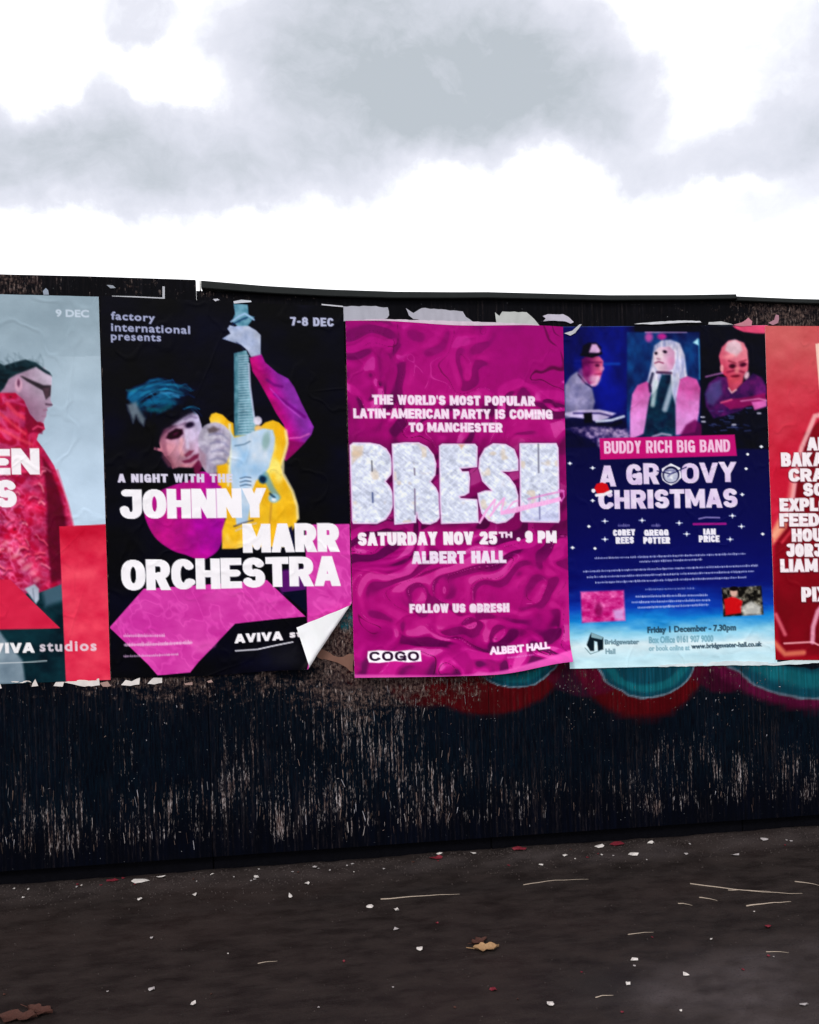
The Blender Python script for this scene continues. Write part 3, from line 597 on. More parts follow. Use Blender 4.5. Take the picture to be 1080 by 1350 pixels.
# ------------------------------------------------------------------ poster 1: pale blue, figure in a red puffer jacket
def crease(x, y, ang, su, sv, seed):
    c, s = math.cos(math.radians(ang)), math.sin(math.radians(ang)); a = x * c + y * s; b = -x * s + y * c
    wx = fbm(a / su * .5, b / sv * .5, seed + 50, 3) * 2.2
    return 1 - np.abs(2 * fbm(a / su + wx, b / sv + wx, seed, 3) - 1)
def art1(A):
    def bg(x, y):
        f = sstep(380, 690, y); n = fbm(x / 40, y / 30, 4, 4)[..., None] - .5
        g = sstep(20, 120, x)[..., None] * 10
        return mixf(f, (150, 170, 182), (186, 208, 228)) + n * 26 + g * (y[..., None] > 470)
    A.fill(bg)
    A.poly([(-200, 752), (140, 752), (160, 920), (-200, 920)], lambda x, y: mixf(fbm(x / 20, y / 14, 8, 3), (4, 24, 34), (22, 66, 74)), soft=6)
    A.poly([(52, 760), (84, 764), (90, 790), (60, 800)], (92, 120, 140), soft=5, a=.7)
    def jac(x, y):
        k = crease(x, y, 25, 17, 10, 3); k2 = crease(x, y, -15, 9, 7, 31); f = sstep(.55, .98, k); f2 = sstep(.72, 1, k2)
        c = mixf(fbm(x / 16, y / 14, 12, 3), (118, 0, 42), (222, 22, 68)); hi = (.55 * f + .55 * f2 * sstep(600, 660, y))
        hi = hi * (.55 + .6 * sstep(60, 0, x)); c = c + hi[..., None] * np.array((60, 90, 100)); d = sstep(.35, .12, k)
        return np.clip(c * (1 - .55 * d[..., None]), 0, 255)
    J = [(-185, 640), (-150, 585), (-90, 545), (-30, 524), (2, 516), (20, 517), (36, 530), (46, 553), (58, 558), (60, 566), (51, 573), (49, 580), (58, 592), (72, 614), (82, 640), (90, 664), (97, 694), (97, 704), (84, 745), (82, 770), (66, 776), (50, 782), (36, 782), (28, 792), (-185, 800)]
    A.poly(J, jac, k=1)
    A.poly([(57, 604), (66, 616), (76, 640), (84, 668), (88, 692), (84, 740), (82, 764), (68, 768), (63, 720), (62, 660)], (84, 0, 34), soft=3, a=.85, k=1)   # sleeve seam
    for i in range(95):                                   # glossy puckers of the quilting
        r = random.Random(i + 900); x = r.uniform(-120, 56); y = r.uniform(600, 772); t = r.uniform(-.9, .5) + (1.0 if r.random() < .3 else 0); l = r.uniform(5, 13)
        if x > 50 - (y - 600) * .0 and y < 612: continue
        q = [(x, y), (x + l * .5 * math.cos(t), y + l * .5 * math.sin(t) - r.uniform(1, 3)), (x + l * math.cos(t), y + l * math.sin(t))]
        A.line([(a_ + 1, b_ + 2.6) for a_, b_ in q], 2.4, (96, 0, 36), .5, 1.4, 1); A.line(q, r.uniform(1.2, 2.8), r.choice([(250, 96, 120), (255, 150, 168), (240, 70, 100)]), r.uniform(.35, .8), 1.0, 1)
    for i in range(9): A.ell(8 + i * 5.2, 716 + i * 5.0 + (i % 3) * 4, 5, 3.4, (255, 170, 186), -30, .8, .5, 1)
    A.line([(76, 620), (90, 664), (97, 692)], 3, (236, 90, 130), .6, 1.2, 1)
    A.line([(10, 532), (22, 545), (34, 552)], 5, (240, 70, 96), .7, 2, 1); A.line([(0, 545), (18, 560), (34, 572)], 4, (245, 80, 100), .7, 2, 1); A.line([(0, 565), (24, 578), (42, 586)], 4, (250, 84, 104), .65, 2, 1)
    A.poly([(34, 536), (46, 552), (58, 560), (56, 572), (44, 570), (38, 572), (34, 560)], (120, 0, 44), soft=2, a=.85, k=1)
    A.line([(44, 566), (50, 562), (57, 564)], 2.4, (246, 96, 128), .8, 1, 1)
    sk = (184, 160, 180)
    A.poly([(0, 502), (8, 494), (26, 488), (46, 484), (58, 484), (66, 492), (69, 497), (69, 504), (68, 518), (67, 528), (70, 533), (69, 536), (63, 538), (62, 543), (62, 548), (60, 552), (58, 557), (49, 556), (40, 546), (32, 528), (22, 518), (0, 518)], lambda x, y: mixf(sstep(20, 66, x) * .5 + .5 * sstep(545, 500, y), (140, 92, 122), (200, 184, 204)), k=1)
    A.ell(25, 508, 5, 9, (208, 160, 184), soft=.3, k=1); A.ell(25, 505, 2, 5, (110, 62, 92), soft=.5, k=1)
    A.poly([(-60, 520), (-66, 480), (-30, 470), (0, 479), (6, 482), (22, 477), (34, 474), (48, 478), (58, 486), (66, 491), (69, 496), (60, 492), (48, 484), (38, 488), (22, 494), (12, 500), (6, 512), (0, 518), (-30, 530)], lambda x, y: mixf(fbm(x / 9, y / 3, 14, 3), (4, 18, 26), (28, 58, 66)), soft=1.4, k=1)
    for i in range(26):
        r = random.Random(i); x = r.uniform(-10, 60); y0 = 478 + abs(x - 34) * .18
        A.line([(x, y0 + 3), (x - r.uniform(0, 7), y0 - r.uniform(2, 7)), (x - r.uniform(2, 16), y0 - r.uniform(5, 15))], 2.2, (70, 92, 102), .16, 1.6)
    A.poly([(27, 496), (30, 496), (46, 503), (58, 508), (68, 508), (67, 522), (61, 527), (57, 515), (48, 510), (36, 503)], (52, 44, 52), soft=1, k=1); A.poly([(57, 512), (66, 511), (65, 522), (61, 525)], (92, 66, 78), soft=1.2, a=.8)
    A.line([(61, 533), (69, 534)], 2, (40, 20, 36), .8, .8); A.line([(58, 541), (63, 541)], 1.5, (150, 80, 110), .6, .7); A.line([(56, 549), (61, 549)], 1.4, (130, 80, 104), .5, .7)
    A.poly([(33, 776), (46, 770), (52, 776), (52, 790), (48, 796), (40, 785)], (186, 196, 214), soft=1.4, k=1); A.line([(44, 776), (46, 793)], 1.4, (110, 120, 140), .7)
    A.poly([(-200, 842), (0, 832), (10, 846), (30, 870), (34, 900), (-200, 920)], lambda x, y: mixf(fbm(x / 18, y / 18, 28, 3), (92, 112, 128), (150, 168, 180)), soft=3)
    A.soften([1], 1, 1, .10, 1)
    red = lambda x, y: np.clip(mixf(fbm(x / 24, y / 18, 6, 4), (212, 28, 66), (255, 92, 112)) - 22 * sstep(760, 700, y)[..., None], 0, 255)
    A.poly([(-200, 762), (14, 764), (80, 828), (-200, 834)], lambda x, y: mixf(fbm(x / 30, y / 20, 9, 3), (206, 30, 66), (226, 52, 84)), k=3)
    A.poly([(78.5, 694), (142, 691), (150, 900), (87.5, 900)], red, k=31)
    wht = (250, 244, 248)
    A.block('EN', -16, 53, 592, 626, wht, -1, 12, 9, 2); A.block('S', -5, 23, 633, 669, wht, 0, 11, 9)
    A.text('9 DEC', 74, 118, 408, 418, (214, 226, 240), 1, .5, .8, .8, k=2)
    A.block('AVIVA', -26, 46, 848, 861, (244, 242, 244), -1, 4.6, 3.4, 1.4); A.text('studios', 53, 128, 845, 859, (236, 220, 230), -1, .7, .7, .9, space=1.2, k=2)
    A.line([(-20, 875), (30, 873), (62, 871)], 1.6, (214, 220, 224), .7, .6)
xs1 = np.concatenate([np.linspace(0, .50, 60), np.linspace(.50, 1, 170)[1:]])
G_ = 'concert posters pasted in a row along the hoarding'
poster([(-170, 384), (130.5, 391.5), (146, 896), (-168, 908)], len(xs1), 430, art1, {0: ('paper_sheet', None), 1: ('printed_figure', 'printed figure in a crumpled red puffer jacket and narrow glasses'), 2: ('printed_lettering', None), 3: ('printed_block', 'flat red triangle'), 31: ('printed_block', 'upright red rectangle')},
       'pale blue concert poster with a figure in a red puffer jacket, leftmost in the row', G_, .0040, 11, xs=xs1)

# ------------------------------------------------------------------ poster 2: black, guitarist with a yellow guitar, corner curling away
def art2(A):
    A.fill(lambda x, y: np.clip(np.array((2, 3, 19.)) + (fbm(x / 50, y / 40, 41, 4)[..., None] - .45) * np.array((10, 16, 34)), 0, 255))
    # shirt, pink shapes
    mag = lambda x, y: mixf(np.clip(fbm(x / 26, y / 30, 44, 3) * .7 + .5 * sstep(690, 640, y) * 0 + .25 * sstep(240, 290, x), 0, 1), (206, 30, 128), (150, 0, 160))
    A.poly([(190, 672), (196, 655), (228, 640), (252, 632), (262, 622), (292, 628), (298, 660), (295, 700), (289, 724), (274, 736), (262, 738), (246, 732), (228, 726), (208, 712), (196, 694)], mag, k=1, sm=True, soft=1)
    pink = lambda x, y: np.clip(np.array((212, 62, 166.)) + (fbm(x / 22, y / 14, 46, 4)[..., None] - .5) * np.array((26, 34, 26)) + 14 * sstep(.8, 1, crease(x, y, -35, 14, 22, 47))[..., None], 0, 255)
    A.poly([(190, 776), (352, 766), (358, 772), (403, 817), (310, 824), (262, 874), (251, 888), (208, 890), (196, 876), (145, 827)], pink, k=3)
    A.poly([(236, 842), (262, 846), (290, 840), (284, 854), (268, 862)], (232, 92, 184), a=.6, soft=3)
    A.poly([(358, 754), (404, 750), (404, 780), (372, 786)], (112, 30, 130), soft=3, a=.8, k=3)
    A.poly([(402.5, 692), (480, 691), (480, 905), (407, 905), (405, 815)], pink, k=31)
    A.poly([(372, 783), (403, 780), (405, 812)], (6, 16, 40), soft=1)
    # raised arm
    arm = lambda x, y: np.clip(mixf(np.clip(sstep(0, 36, (x - 328) - (y - 470) * .42) , 0, 1), (196, 0, 120), (150, 52, 176)) * (.80 + .35 * fbm(x / 18, y / 18, 55, 3))[..., None], 0, 255)
    A.poly([(329, 472), (345, 467), (350, 478), (366, 492), (380, 499), (388, 510), (398, 532), (408, 552), (414, 563), (411, 573), (402, 584), (388, 598), (377, 608), (374, 604), (379, 590), (378, 574), (374, 560), (364, 545), (352, 522), (342, 504), (333, 490)], arm, k=1)
    A.line([(352, 501), (362, 508), (372, 510)], 3.4, (104, 0, 112), .75, 1.6, 1); A.line([(362, 520), (378, 532), (402, 550)], 3.6, (110, 0, 120), .75, 1.6, 1); A.line([(356, 512), (376, 534), (396, 550)], 1.6, (200, 90, 206), .7, 1, 1); A.line([(382, 578), (396, 577), (408, 572)], 2, (236, 110, 200), .8, 1, 1)
    A.poly([(379, 580), (402, 584), (388, 598), (377, 608), (375, 603)], (128, 0, 88), soft=1.6, a=.7, k=1)
    # hand on the neck of the guitar
    A.poly([(293, 447), (304, 440), (300, 434), (303, 429), (310, 431), (318, 428), (328, 430), (338, 436), (344, 442), (344, 468), (331, 471), (326, 462), (318, 455)], lambda x, y: mixf(fbm(x / 9, y / 9, 60, 3), (146, 162, 200), (196, 204, 224)), k=1)
    A.line([(312, 452), (318, 456), (322, 462)], 1.4, (30, 36, 70), .8, .8)
    # neck, head and frets
    teal = lambda x, y: np.clip(np.array((92, 142, 158.)) + (fbm(x / 3, y / 6, 61, 3)[..., None] - .5) * 70 - 22 * sstep(314, 308, x)[..., None] + 26 * sstep(318, 324, x)[..., None], 0, 255)
    A.poly([(308, 400), (327, 402), (328, 416), (336, 418), (327, 430), (313, 430), (306, 424), (310, 414)], lambda x, y: mixf(fbm(x / 4, y / 5, 62, 3), (50, 108, 132), (140, 190, 210)), k=4)
    A.line([(305, 424.5), (316, 417), (323, 414), (329, 417), (335, 422)], 2.4, (166, 200, 236), .95, .8, 4); A.line([(307, 428), (318, 422), (326, 419)], 2.2, (10, 40, 86), .8, .8)
    A.poly([(308.5, 466), (325, 462), (328, 470), (329, 500), (333, 530), (338, 560), (336, 572), (322, 574), (309, 577)], teal, k=4)
    for i in range(32):
        y = 470 + i * 3.2 + i * i * .012
        A.line([(315 + .1 * (i % 3), y), (328 + max(0, (y - 500)) * .09, y - 1)], 1.2, (214, 232, 248), .65, .6); A.line([(316, y + 1.6), (327, y + .8)], 1.0, (30, 70, 96), .5, .6)
    A.line([(328.5, 480), (330, 510), (336, 556)], 2.4, (206, 208, 236), .8, .9, 4)
    # body
    yel = lambda x, y: np.clip(mixf(fbm(x / 16, y / 26, 63, 3), (238, 168, 10), (255, 214, 66)) + 70 * (sstep(.56, .8, fbm(x / 20 + 4, y / 30, 64, 2)))[..., None] * np.array((.3, .5, 1.)), 0, 255)
    A.poly([(276, 552), (279, 546), (285, 544), (294, 547), (302, 555), (308, 558), (309, 575), (336, 573), (337, 562), (343, 563), (350, 557), (360, 554), (368, 557), (376, 565), (380, 578), (379, 592), (373, 608), (371, 616), (374, 628), (386, 647), (392, 664), (394, 682), (390, 692), (383, 706), (378, 722), (320, 722), (312, 724), (293, 724), (293, 700), (298, 684), (296, 660), (290, 634), (292, 616), (300, 606), (300, 580), (280, 566)], yel, k=4, soft=1)
    A.line([(377, 568), (379, 585), (373, 608), (373, 624), (386, 648), (392, 668), (393, 684)], 4, (255, 240, 180), .75, 1.6, 4)
    A.ell(340, 555, 5.5, 6, (222, 214, 232), soft=.25, k=1); A.ell(341, 565, 5, 4, (240, 190, 110), soft=.4)
    A.poly([(303, 566), (309, 577), (323, 574), (334, 569), (348, 565), (360, 567), (363, 578), (361, 594), (355, 616), (347, 628), (338, 634), (333, 646), (331, 668), (326, 690), (312, 692), (308, 660), (305, 636), (303, 610), (302, 590)], lambda x, y: mixf(np.clip(fbm(x / 14, y / 20, 66, 3) * 1.3 - .2, 0, 1), (156, 196, 232), (222, 230, 240)), k=4, soft=1.2)
    A.line([(310, 588), (322, 586), (330, 582)], 1.5, (70, 100, 128), .8, .8); A.ell(351, 581, 5, 12, (142, 176, 172), 8, .5, .85); A.line([(303, 560), (304, 600), (301, 640)], 3.4, (236, 240, 214), .8, 1.4, 4)
    for y in (629, 634, 639): A.line([(317, y + 2), (324, y), (331, y + 1)], 1.4, (40, 60, 90), .8, .6); A.line([(316, y + 3.6), (324, y + 2), (331, y + 3)], 1.2, (232, 240, 250), .7, .6)
    A.ell(347, 632, 6, 6, (28, 76, 108), soft=.3, k=4); A.line([(350, 626), (358, 644), (366, 656)], 8, (96, 156, 182), .75, 2, 4); A.ell(347, 632, 4, 4, (14, 38, 66), soft=.4)
    A.ell(361, 657, 7, 6, (150, 196, 216), soft=.3, k=4); A.line([(356, 651), (362, 656)], 3, (20, 50, 78), .8, .9); A.ell(361, 659, 3, 2.2, (244, 250, 255), soft=.5); A.line([(358, 664), (356, 690), (355, 720)], 2.6, (186, 130, 60), .6, 1.2)
    A.line([(309, 694), (320, 690), (334, 686)], 2, (60, 60, 90), .8, .8); A.line([(311, 700), (324, 694), (338, 690)], 1.8, (210, 206, 226), .8, .8)
    A.poly([(374, 700), (385, 694), (388, 722), (382, 724)], (20, 20, 60), soft=1.4)
    # head: lit face under dark and blue-streaked hair
    face = lambda x, y: np.clip(mixf(np.clip((x - 214) / 46 * .6 + (600 - y) / 60 * .55, 0, 1), (196, 118, 134), (206, 196, 232)) * (.88 + .22 * fbm(x / 7, y / 7, 70, 3))[..., None], 0, 255)
    A.poly([(254, 539), (262, 548), (266, 560), (270, 585), (268, 612), (262, 624), (228, 620), (226, 612), (218, 602), (214, 596), (203, 593), (204, 589.5), (212, 591), (210, 584), (212, 566), (226, 552), (240, 542)], face, k=1, soft=.9)
    A.poly([(206, 560), (226, 546), (244, 538), (262, 534), (258, 546), (244, 552), (232, 560), (220, 566), (212, 578), (206, 596)], (8, 4, 20), soft=3.5, a=.95, k=1)
    A.poly([(219, 578), (222, 571), (232, 565), (241, 566), (242, 572), (236, 578), (226, 580)], (34, 0, 22), soft=1.8, a=1, k=1); A.ell(232, 572, 4, 1.6, (110, 40, 80), -27, .8, .5); A.line([(218, 570), (230, 562), (244, 558)], 3.4, (70, 30, 62), .6, 2)
    A.ell(250.5, 560.5, 6, 4, (26, 10, 40), -15, .5, 1.0); A.poly([(228, 560), (240, 552), (250, 546), (256, 544), (260, 552), (246, 556), (236, 562)], (222, 212, 244), soft=3, a=.55, k=1); A.ell(253, 574, 6, 9, (226, 214, 246), 10, .7, .55); A.line([(244, 553), (252, 549), (259, 551)], 3, (90, 66, 110), .5, 2)
    A.line([(240, 580), (238, 592), (241, 600)], 5, (250, 176, 176), .6, 3); A.ell(226, 590, 8, 6, (226, 150, 160), 0, .8, .5); A.poly([(243, 600), (250, 594), (256, 594), (252, 600), (246, 603)], (128, 40, 72), soft=1.4, a=.85); A.line([(246, 568), (248, 590)], 4.5, (226, 214, 244), .7, 2)
    A.poly([(240, 608), (250, 605), (256, 600), (263, 598), (262, 604), (252, 610), (244, 611)], (100, 12, 48), soft=1.8, a=.85); A.line([(240, 614), (250, 615), (260, 610)], 4, (206, 118, 132), .6, 2.4); A.poly([(214, 596), (226, 604), (232, 618), (222, 616), (214, 604)], (120, 66, 84), soft=3, a=.7); A.poly([(252, 618), (262, 606), (268, 612), (264, 624), (256, 626)], (84, 0, 40), soft=1.6, a=.85)
    A.poly([(216, 566), (212, 578), (215, 594), (222, 604), (219, 580), (223, 566)], (120, 60, 88), soft=2, a=.45)
    hair = lambda x, y: np.clip(mixf(np.clip(sstep(.5, .85, 1 - np.abs(2 * fbm(np.hypot(x - 232, (y - 575) * 1.05) / 4.2, (x + y) / 60, 72, 3) - 1)) * sstep(558, 512, y + (x - 200) * .12) * sstep(250, 214, x), 0, 1), (2, 5, 22), (24, 112, 160)), 0, 255)
    A.poly([(169, 517), (178, 511), (190, 507), (198, 501), (209, 499), (222, 501), (234, 506), (244, 512), (251, 520), (256, 529), (258, 539), (250, 541), (240, 543), (232, 548), (222, 556), (212, 566), (208, 560), (200, 556), (186, 548), (176, 534), (168, 526)], hair, k=1, soft=3.0)
    for i in range(46):
        r = random.Random(i + 300); t = r.random(); x = 178 + 74 * t; y = 540 - 38 * math.sin(math.pi * (.15 + .8 * t)) + r.uniform(-4, 22); c = r.choice([(4, 8, 30), (4, 8, 30), (20, 96, 150), (40, 150, 190), (10, 50, 90)])
        A.line([(x, y), (x + 9, y + r.uniform(-5, 3)), (x + 17, y + r.uniform(-2, 9))], r.uniform(1, 2.2), c, r.uniform(.25, .6), 1)
    for i in range(16):
        r = random.Random(i + 500); x = r.uniform(196, 250); y = 553 - (x - 196) * .2; A.line([(x, y - 8), (x - r.uniform(0, 4), y + r.uniform(2, 9))], 2.4, (4, 5, 20), .8, 1.2)
    A.line([(183, 534), (200, 531), (220, 529), (230, 532)], 6, (14, 122, 160), .5, 3); A.line([(196, 540), (212, 542), (224, 536)], 6, (10, 120, 130), .5, 3); A.line([(212, 518), (226, 519), (236, 524)], 2.5, (70, 150, 204), .6, 1.6)
    A.line([(168, 515), (178, 515)], 3, (60, 136, 140), .6, 2); A.line([(194, 508), (210, 502), (226, 504)], 2, (30, 110, 140), .7, 1.2)
    A.poly([(168, 534), (180, 530), (184, 540), (192, 552), (190, 562), (184, 556), (180, 548), (176, 558), (173, 548), (170, 542)], (124, 140, 152), soft=3.4, a=.8, k=1)
    for i in range(12):
        r = random.Random(i + 700); a0 = 190 + i * 13; R_ = 14 + i * 1.7; A.line([(216 + R_ * 1.7 * math.cos(math.radians(q)), 527 + R_ * .75 * math.sin(math.radians(q))) for q in range(200, 330, 18)], 1.1, r.choice([(40, 140, 180), (70, 160, 214), (10, 60, 100), (2, 10, 40)]), .5, .8, 1)
    A.poly([(222, 620), (236, 616), (256, 617), (256, 626), (238, 628), (224, 628)], (6, 6, 14), soft=1.4)
    # fist at the face
    A.poly([(266, 566), (272, 560), (284, 557), (296, 561), (304, 572), (304, 592), (300, 608), (292, 616), (286, 624), (274, 624), (266, 612), (263, 596), (262, 578)], lambda x, y: mixf(np.clip(fbm(x / 7, y / 8, 74, 4) * 1.6 - .3, 0, 1), (150, 140, 166), (212, 206, 222)), k=1, sm=True, soft=1)
    A.poly([(274, 566), (282, 562), (290, 566), (284, 571), (276, 571)], (96, 80, 84), soft=2.2, a=.85)
    for fx, fy in ((284, 573), (286, 584), (287, 595), (286, 606)): A.line([(fx - 8, fy + 1), (fx, fy - 2), (fx + 10, fy), (fx + 15, fy + 5)], 2.6, (116, 116, 152), .55, 1.8); A.line([(fx - 4, fy + 4), (fx + 6, fy + 3)], 3.6, (226, 222, 234), .5, 2)
    A.poly([(262, 590), (272, 600), (272, 620), (264, 612)], (150, 104, 124), soft=3, a=.6)
    A.poly([(286, 614), (298, 612), (299, 642), (288, 640)], (246, 186, 20), soft=1.6, k=4)
    A.soften([1], 1, 1, .12, 2); A.soften([4], 1, 1, .05, 5)
    w = (252, 248, 252); pale = (176, 182, 214)
    A.text('factory', 147, 205, 411, 425, pale, 3, .55, .7, .95, space=1.15, k=2); A.text('international', 147, 251, 426, 437, pale, 4, .5, .7, .95, space=1.1, k=2); A.text('presents', 147, 213, 440, 452, pale, 2, .5, .7, .95, space=1.15, k=2)
    A.block('7-8 DEC', 383, 440, 418.5, 429.5, (186, 190, 218), 1.5, 3.0, 2.2, 1.4, .8)
    A.block('A NIGHT WITH THE', 156, 307, 625, 636, (222, 216, 236), 0, 3.6, 2.5, 1.6, .8)
    A.block('JOHNNY', 159, 352, 645.5, 684, w, -2, 12.2, 9, 1.0)
    A.block('MARR', 321, 448, 691, 729, w, -1, 12, 9, 1.0); A.block('ORCHESTRA', 161, 449, 738, 778, w, -4, 12, 9, 1.0)
    A.small(164, 217, 838, 3, (240, 190, 226), 0, .8, 1, 2); A.small(165, 253, 850, 3.6, (246, 200, 232), -2, .85, 2, 2); A.small(164, 235, 865, 2.4, (232, 190, 222), -2, .75, 3, 2)
    A.block('AVIVA', 310, 373, 838.5, 850.5, w, -1, 4.2, 3.2, 1.2); A.text('studios', 382, 450, 836, 847, w, -2, .8, .6, space=1.15, k=2)
    A.line([(311, 861), (340, 861), (386, 853)], 2, (236, 234, 240), .85, .6, 2)
fA = np.array(at(469, 783)); fB = np.array(at(399, 874)); fd = (fB - fA) / np.linalg.norm(fB - fA); fn = np.array((fd[1], -fd[0]))
if fn @ (np.array(at(466, 893)) - fA) < 0: fn = -fn
def fold2(u, v, n):
    d = (u - fA[0]) * fn[0] + (v - fA[1]) * fn[1]; al = (u - fA[0]) * fd[0] + (v - fA[1]) * fd[1]
    t = np.clip(al / np.linalg.norm(fB - fA), 0, 1.4); R = .006 + .020 * t; mx = math.radians(165)
    dd = np.clip(d, 0, None); an = np.minimum(dd / R, mx); rest = np.clip(dd - R * mx, 0, None)
    off = R * np.sin(an) + rest * math.cos(mx); up = R * (1 - np.cos(an)) + rest * math.sin(mx)
    m = d > 0
    up = up + .0042 * np.clip(d / .05, 0, 1) * np.sin(al * 55 + d * 40)
    return np.where(m, u + (off - dd) * fn[0], u), np.where(m, v + (off - dd) * fn[1], v), n + np.where(m, up, 0)
def lift2(u, v, S, T):
    x = (u - fB[0]); y = v - fB[1]
    return .030 * np.exp(-((x + .03) / .14) ** 2 - ((y + .02) / .075) ** 2)
poster([(133, 390.5), (452.5, 405), (466.5, 893), (147.5, 893)], 330, 510, art2, {0: ('paper_sheet', None), 1: ('printed_figure', 'printed guitarist with blue-streaked hair and a raised magenta sleeve'), 2: ('printed_lettering', None), 3: ('printed_block', 'pink angular shape'), 31: ('printed_block', 'upright pink block'), 4: ('printed_guitar', 'printed yellow electric guitar held upright')},
       'black concert poster with a yellow guitar, its lower right corner curling away', G_, .0060, 23, fold=fold2, shape=lift2,
       edge=lambda X, Y, S, T: (X, Y - T ** 6 * (2 * sstep(200, 260, X) + 10 * sstep(260, 400, X))))

# ------------------------------------------------------------------ poster 3: magenta silk
def silk(x, y):
    """soft folds of satin: a warped height field lit from the upper left in the printed picture"""
    a, b = x / 88, y / 88
    def H(a, b):
        q1 = fbm(a * .9, b * .9, 101, 3, .45); q2 = fbm(a * .9 + 5, b * .9 + 9, 111, 3, .45)
        w = fbm(a * .8 + 3.2 * q1, b * .8 + 3.2 * q2, 121, 2, .4); r = 1 - np.abs(2 * w - 1)
        return .5 + 0.55 * np.sin(12.5 * w + 3 * q2) + .13 * np.sin(25 * w + 7 * q1), r, w, q1
    e = .012; h, r, w, q = H(a, b); hx = H(a + e, b)[0] - h; hy = H(a, b + e)[0] - h
    s = np.clip((-hx * .55 - hy * .8) / e * .19 + .5 + .16 * (h - .5), 0, 1)
    c = mixf(sstep(.02, .5, s), (96, 0, 78), (160, 4, 112)); c = mixf_(sstep(.5, .95, s) * .8, c, (196, 32, 138)); c = mixf_(sstep(.93, 1.0, s) * .4 * sstep(.5, .62, fbm(x / 30, y / 30, 151, 2)), c, (250, 130, 206))
    ln = sstep(.955, .995, 1 - np.abs(np.sin(9.5 * w + 2.2 * q))) * sstep(.40, .52, fbm(x / 40, y / 40, 155, 3)); c = c * (1 - .55 * ln[..., None])
    l2 = sstep(.965, .998, 1 - np.abs(np.sin(9.5 * w + 2.2 * q + .34))) * sstep(.50, .60, fbm(x / 34, y / 34, 158, 3)); c = mixf_(l2 * .6, c, (244, 120, 200))
    c = mixf_(sstep(430, 600, y) * 0 + sstep(.52, .7, q) * .35, c, (206, 44, 136)); c = mixf_(sstep(560, 430, y) * .45, c, (160, 2, 118))
    return np.clip(c + (fbm(x / 7, y / 7, 161, 2)[..., None] - .5) * 10, 0, 255)
def mixf_(f, a, b): return a * (1 - f[..., None]) + np.array(b, float) * f[..., None]
BR = {'B': [(461, 587), (466, 584), (487, 583.5), (500, 586), (509, 592), (515, 601), (517, 612), (515, 626), (508, 635), (514, 641), (518, 652), (518, 666), (514, 676), (508, 685), (497, 690), (466, 690.5), (464, 686)],
      'R': [(517, 585), (534, 583.5), (552, 584), (563, 589), (571, 600), (574.5, 612), (573, 626), (567, 635), (574, 643), (578, 652), (579.5, 668), (579, 682), (575, 688), (567, 691), (557, 690), (551, 684), (549, 676), (547.5, 689), (520, 691)],
      'E': [(579, 588), (583, 585), (626, 585), (628.5, 589), (628, 616), (607, 618), (609, 621.5), (617, 622), (619, 630), (618, 650), (612, 653), (606, 654), (607.5, 657.5), (629, 658), (630, 689), (582, 690.5), (580, 660)],
      'S': [(632, 604), (639, 591), (650, 585), (666, 585.5), (677, 593), (683, 607), (682.5, 620), (671, 622), (661, 622), (670, 629), (679, 640), (683, 654), (682, 668), (676, 681), (666, 688), (655, 690), (643, 686), (635, 677), (631, 663), (629.5, 650), (640, 647), (648, 647), (636, 634), (631, 618)],
      'H': [(684, 586), (686, 584.5), (733, 585), (735, 590), (737, 686), (735, 688.5), (687, 688.5), (685, 685)]}
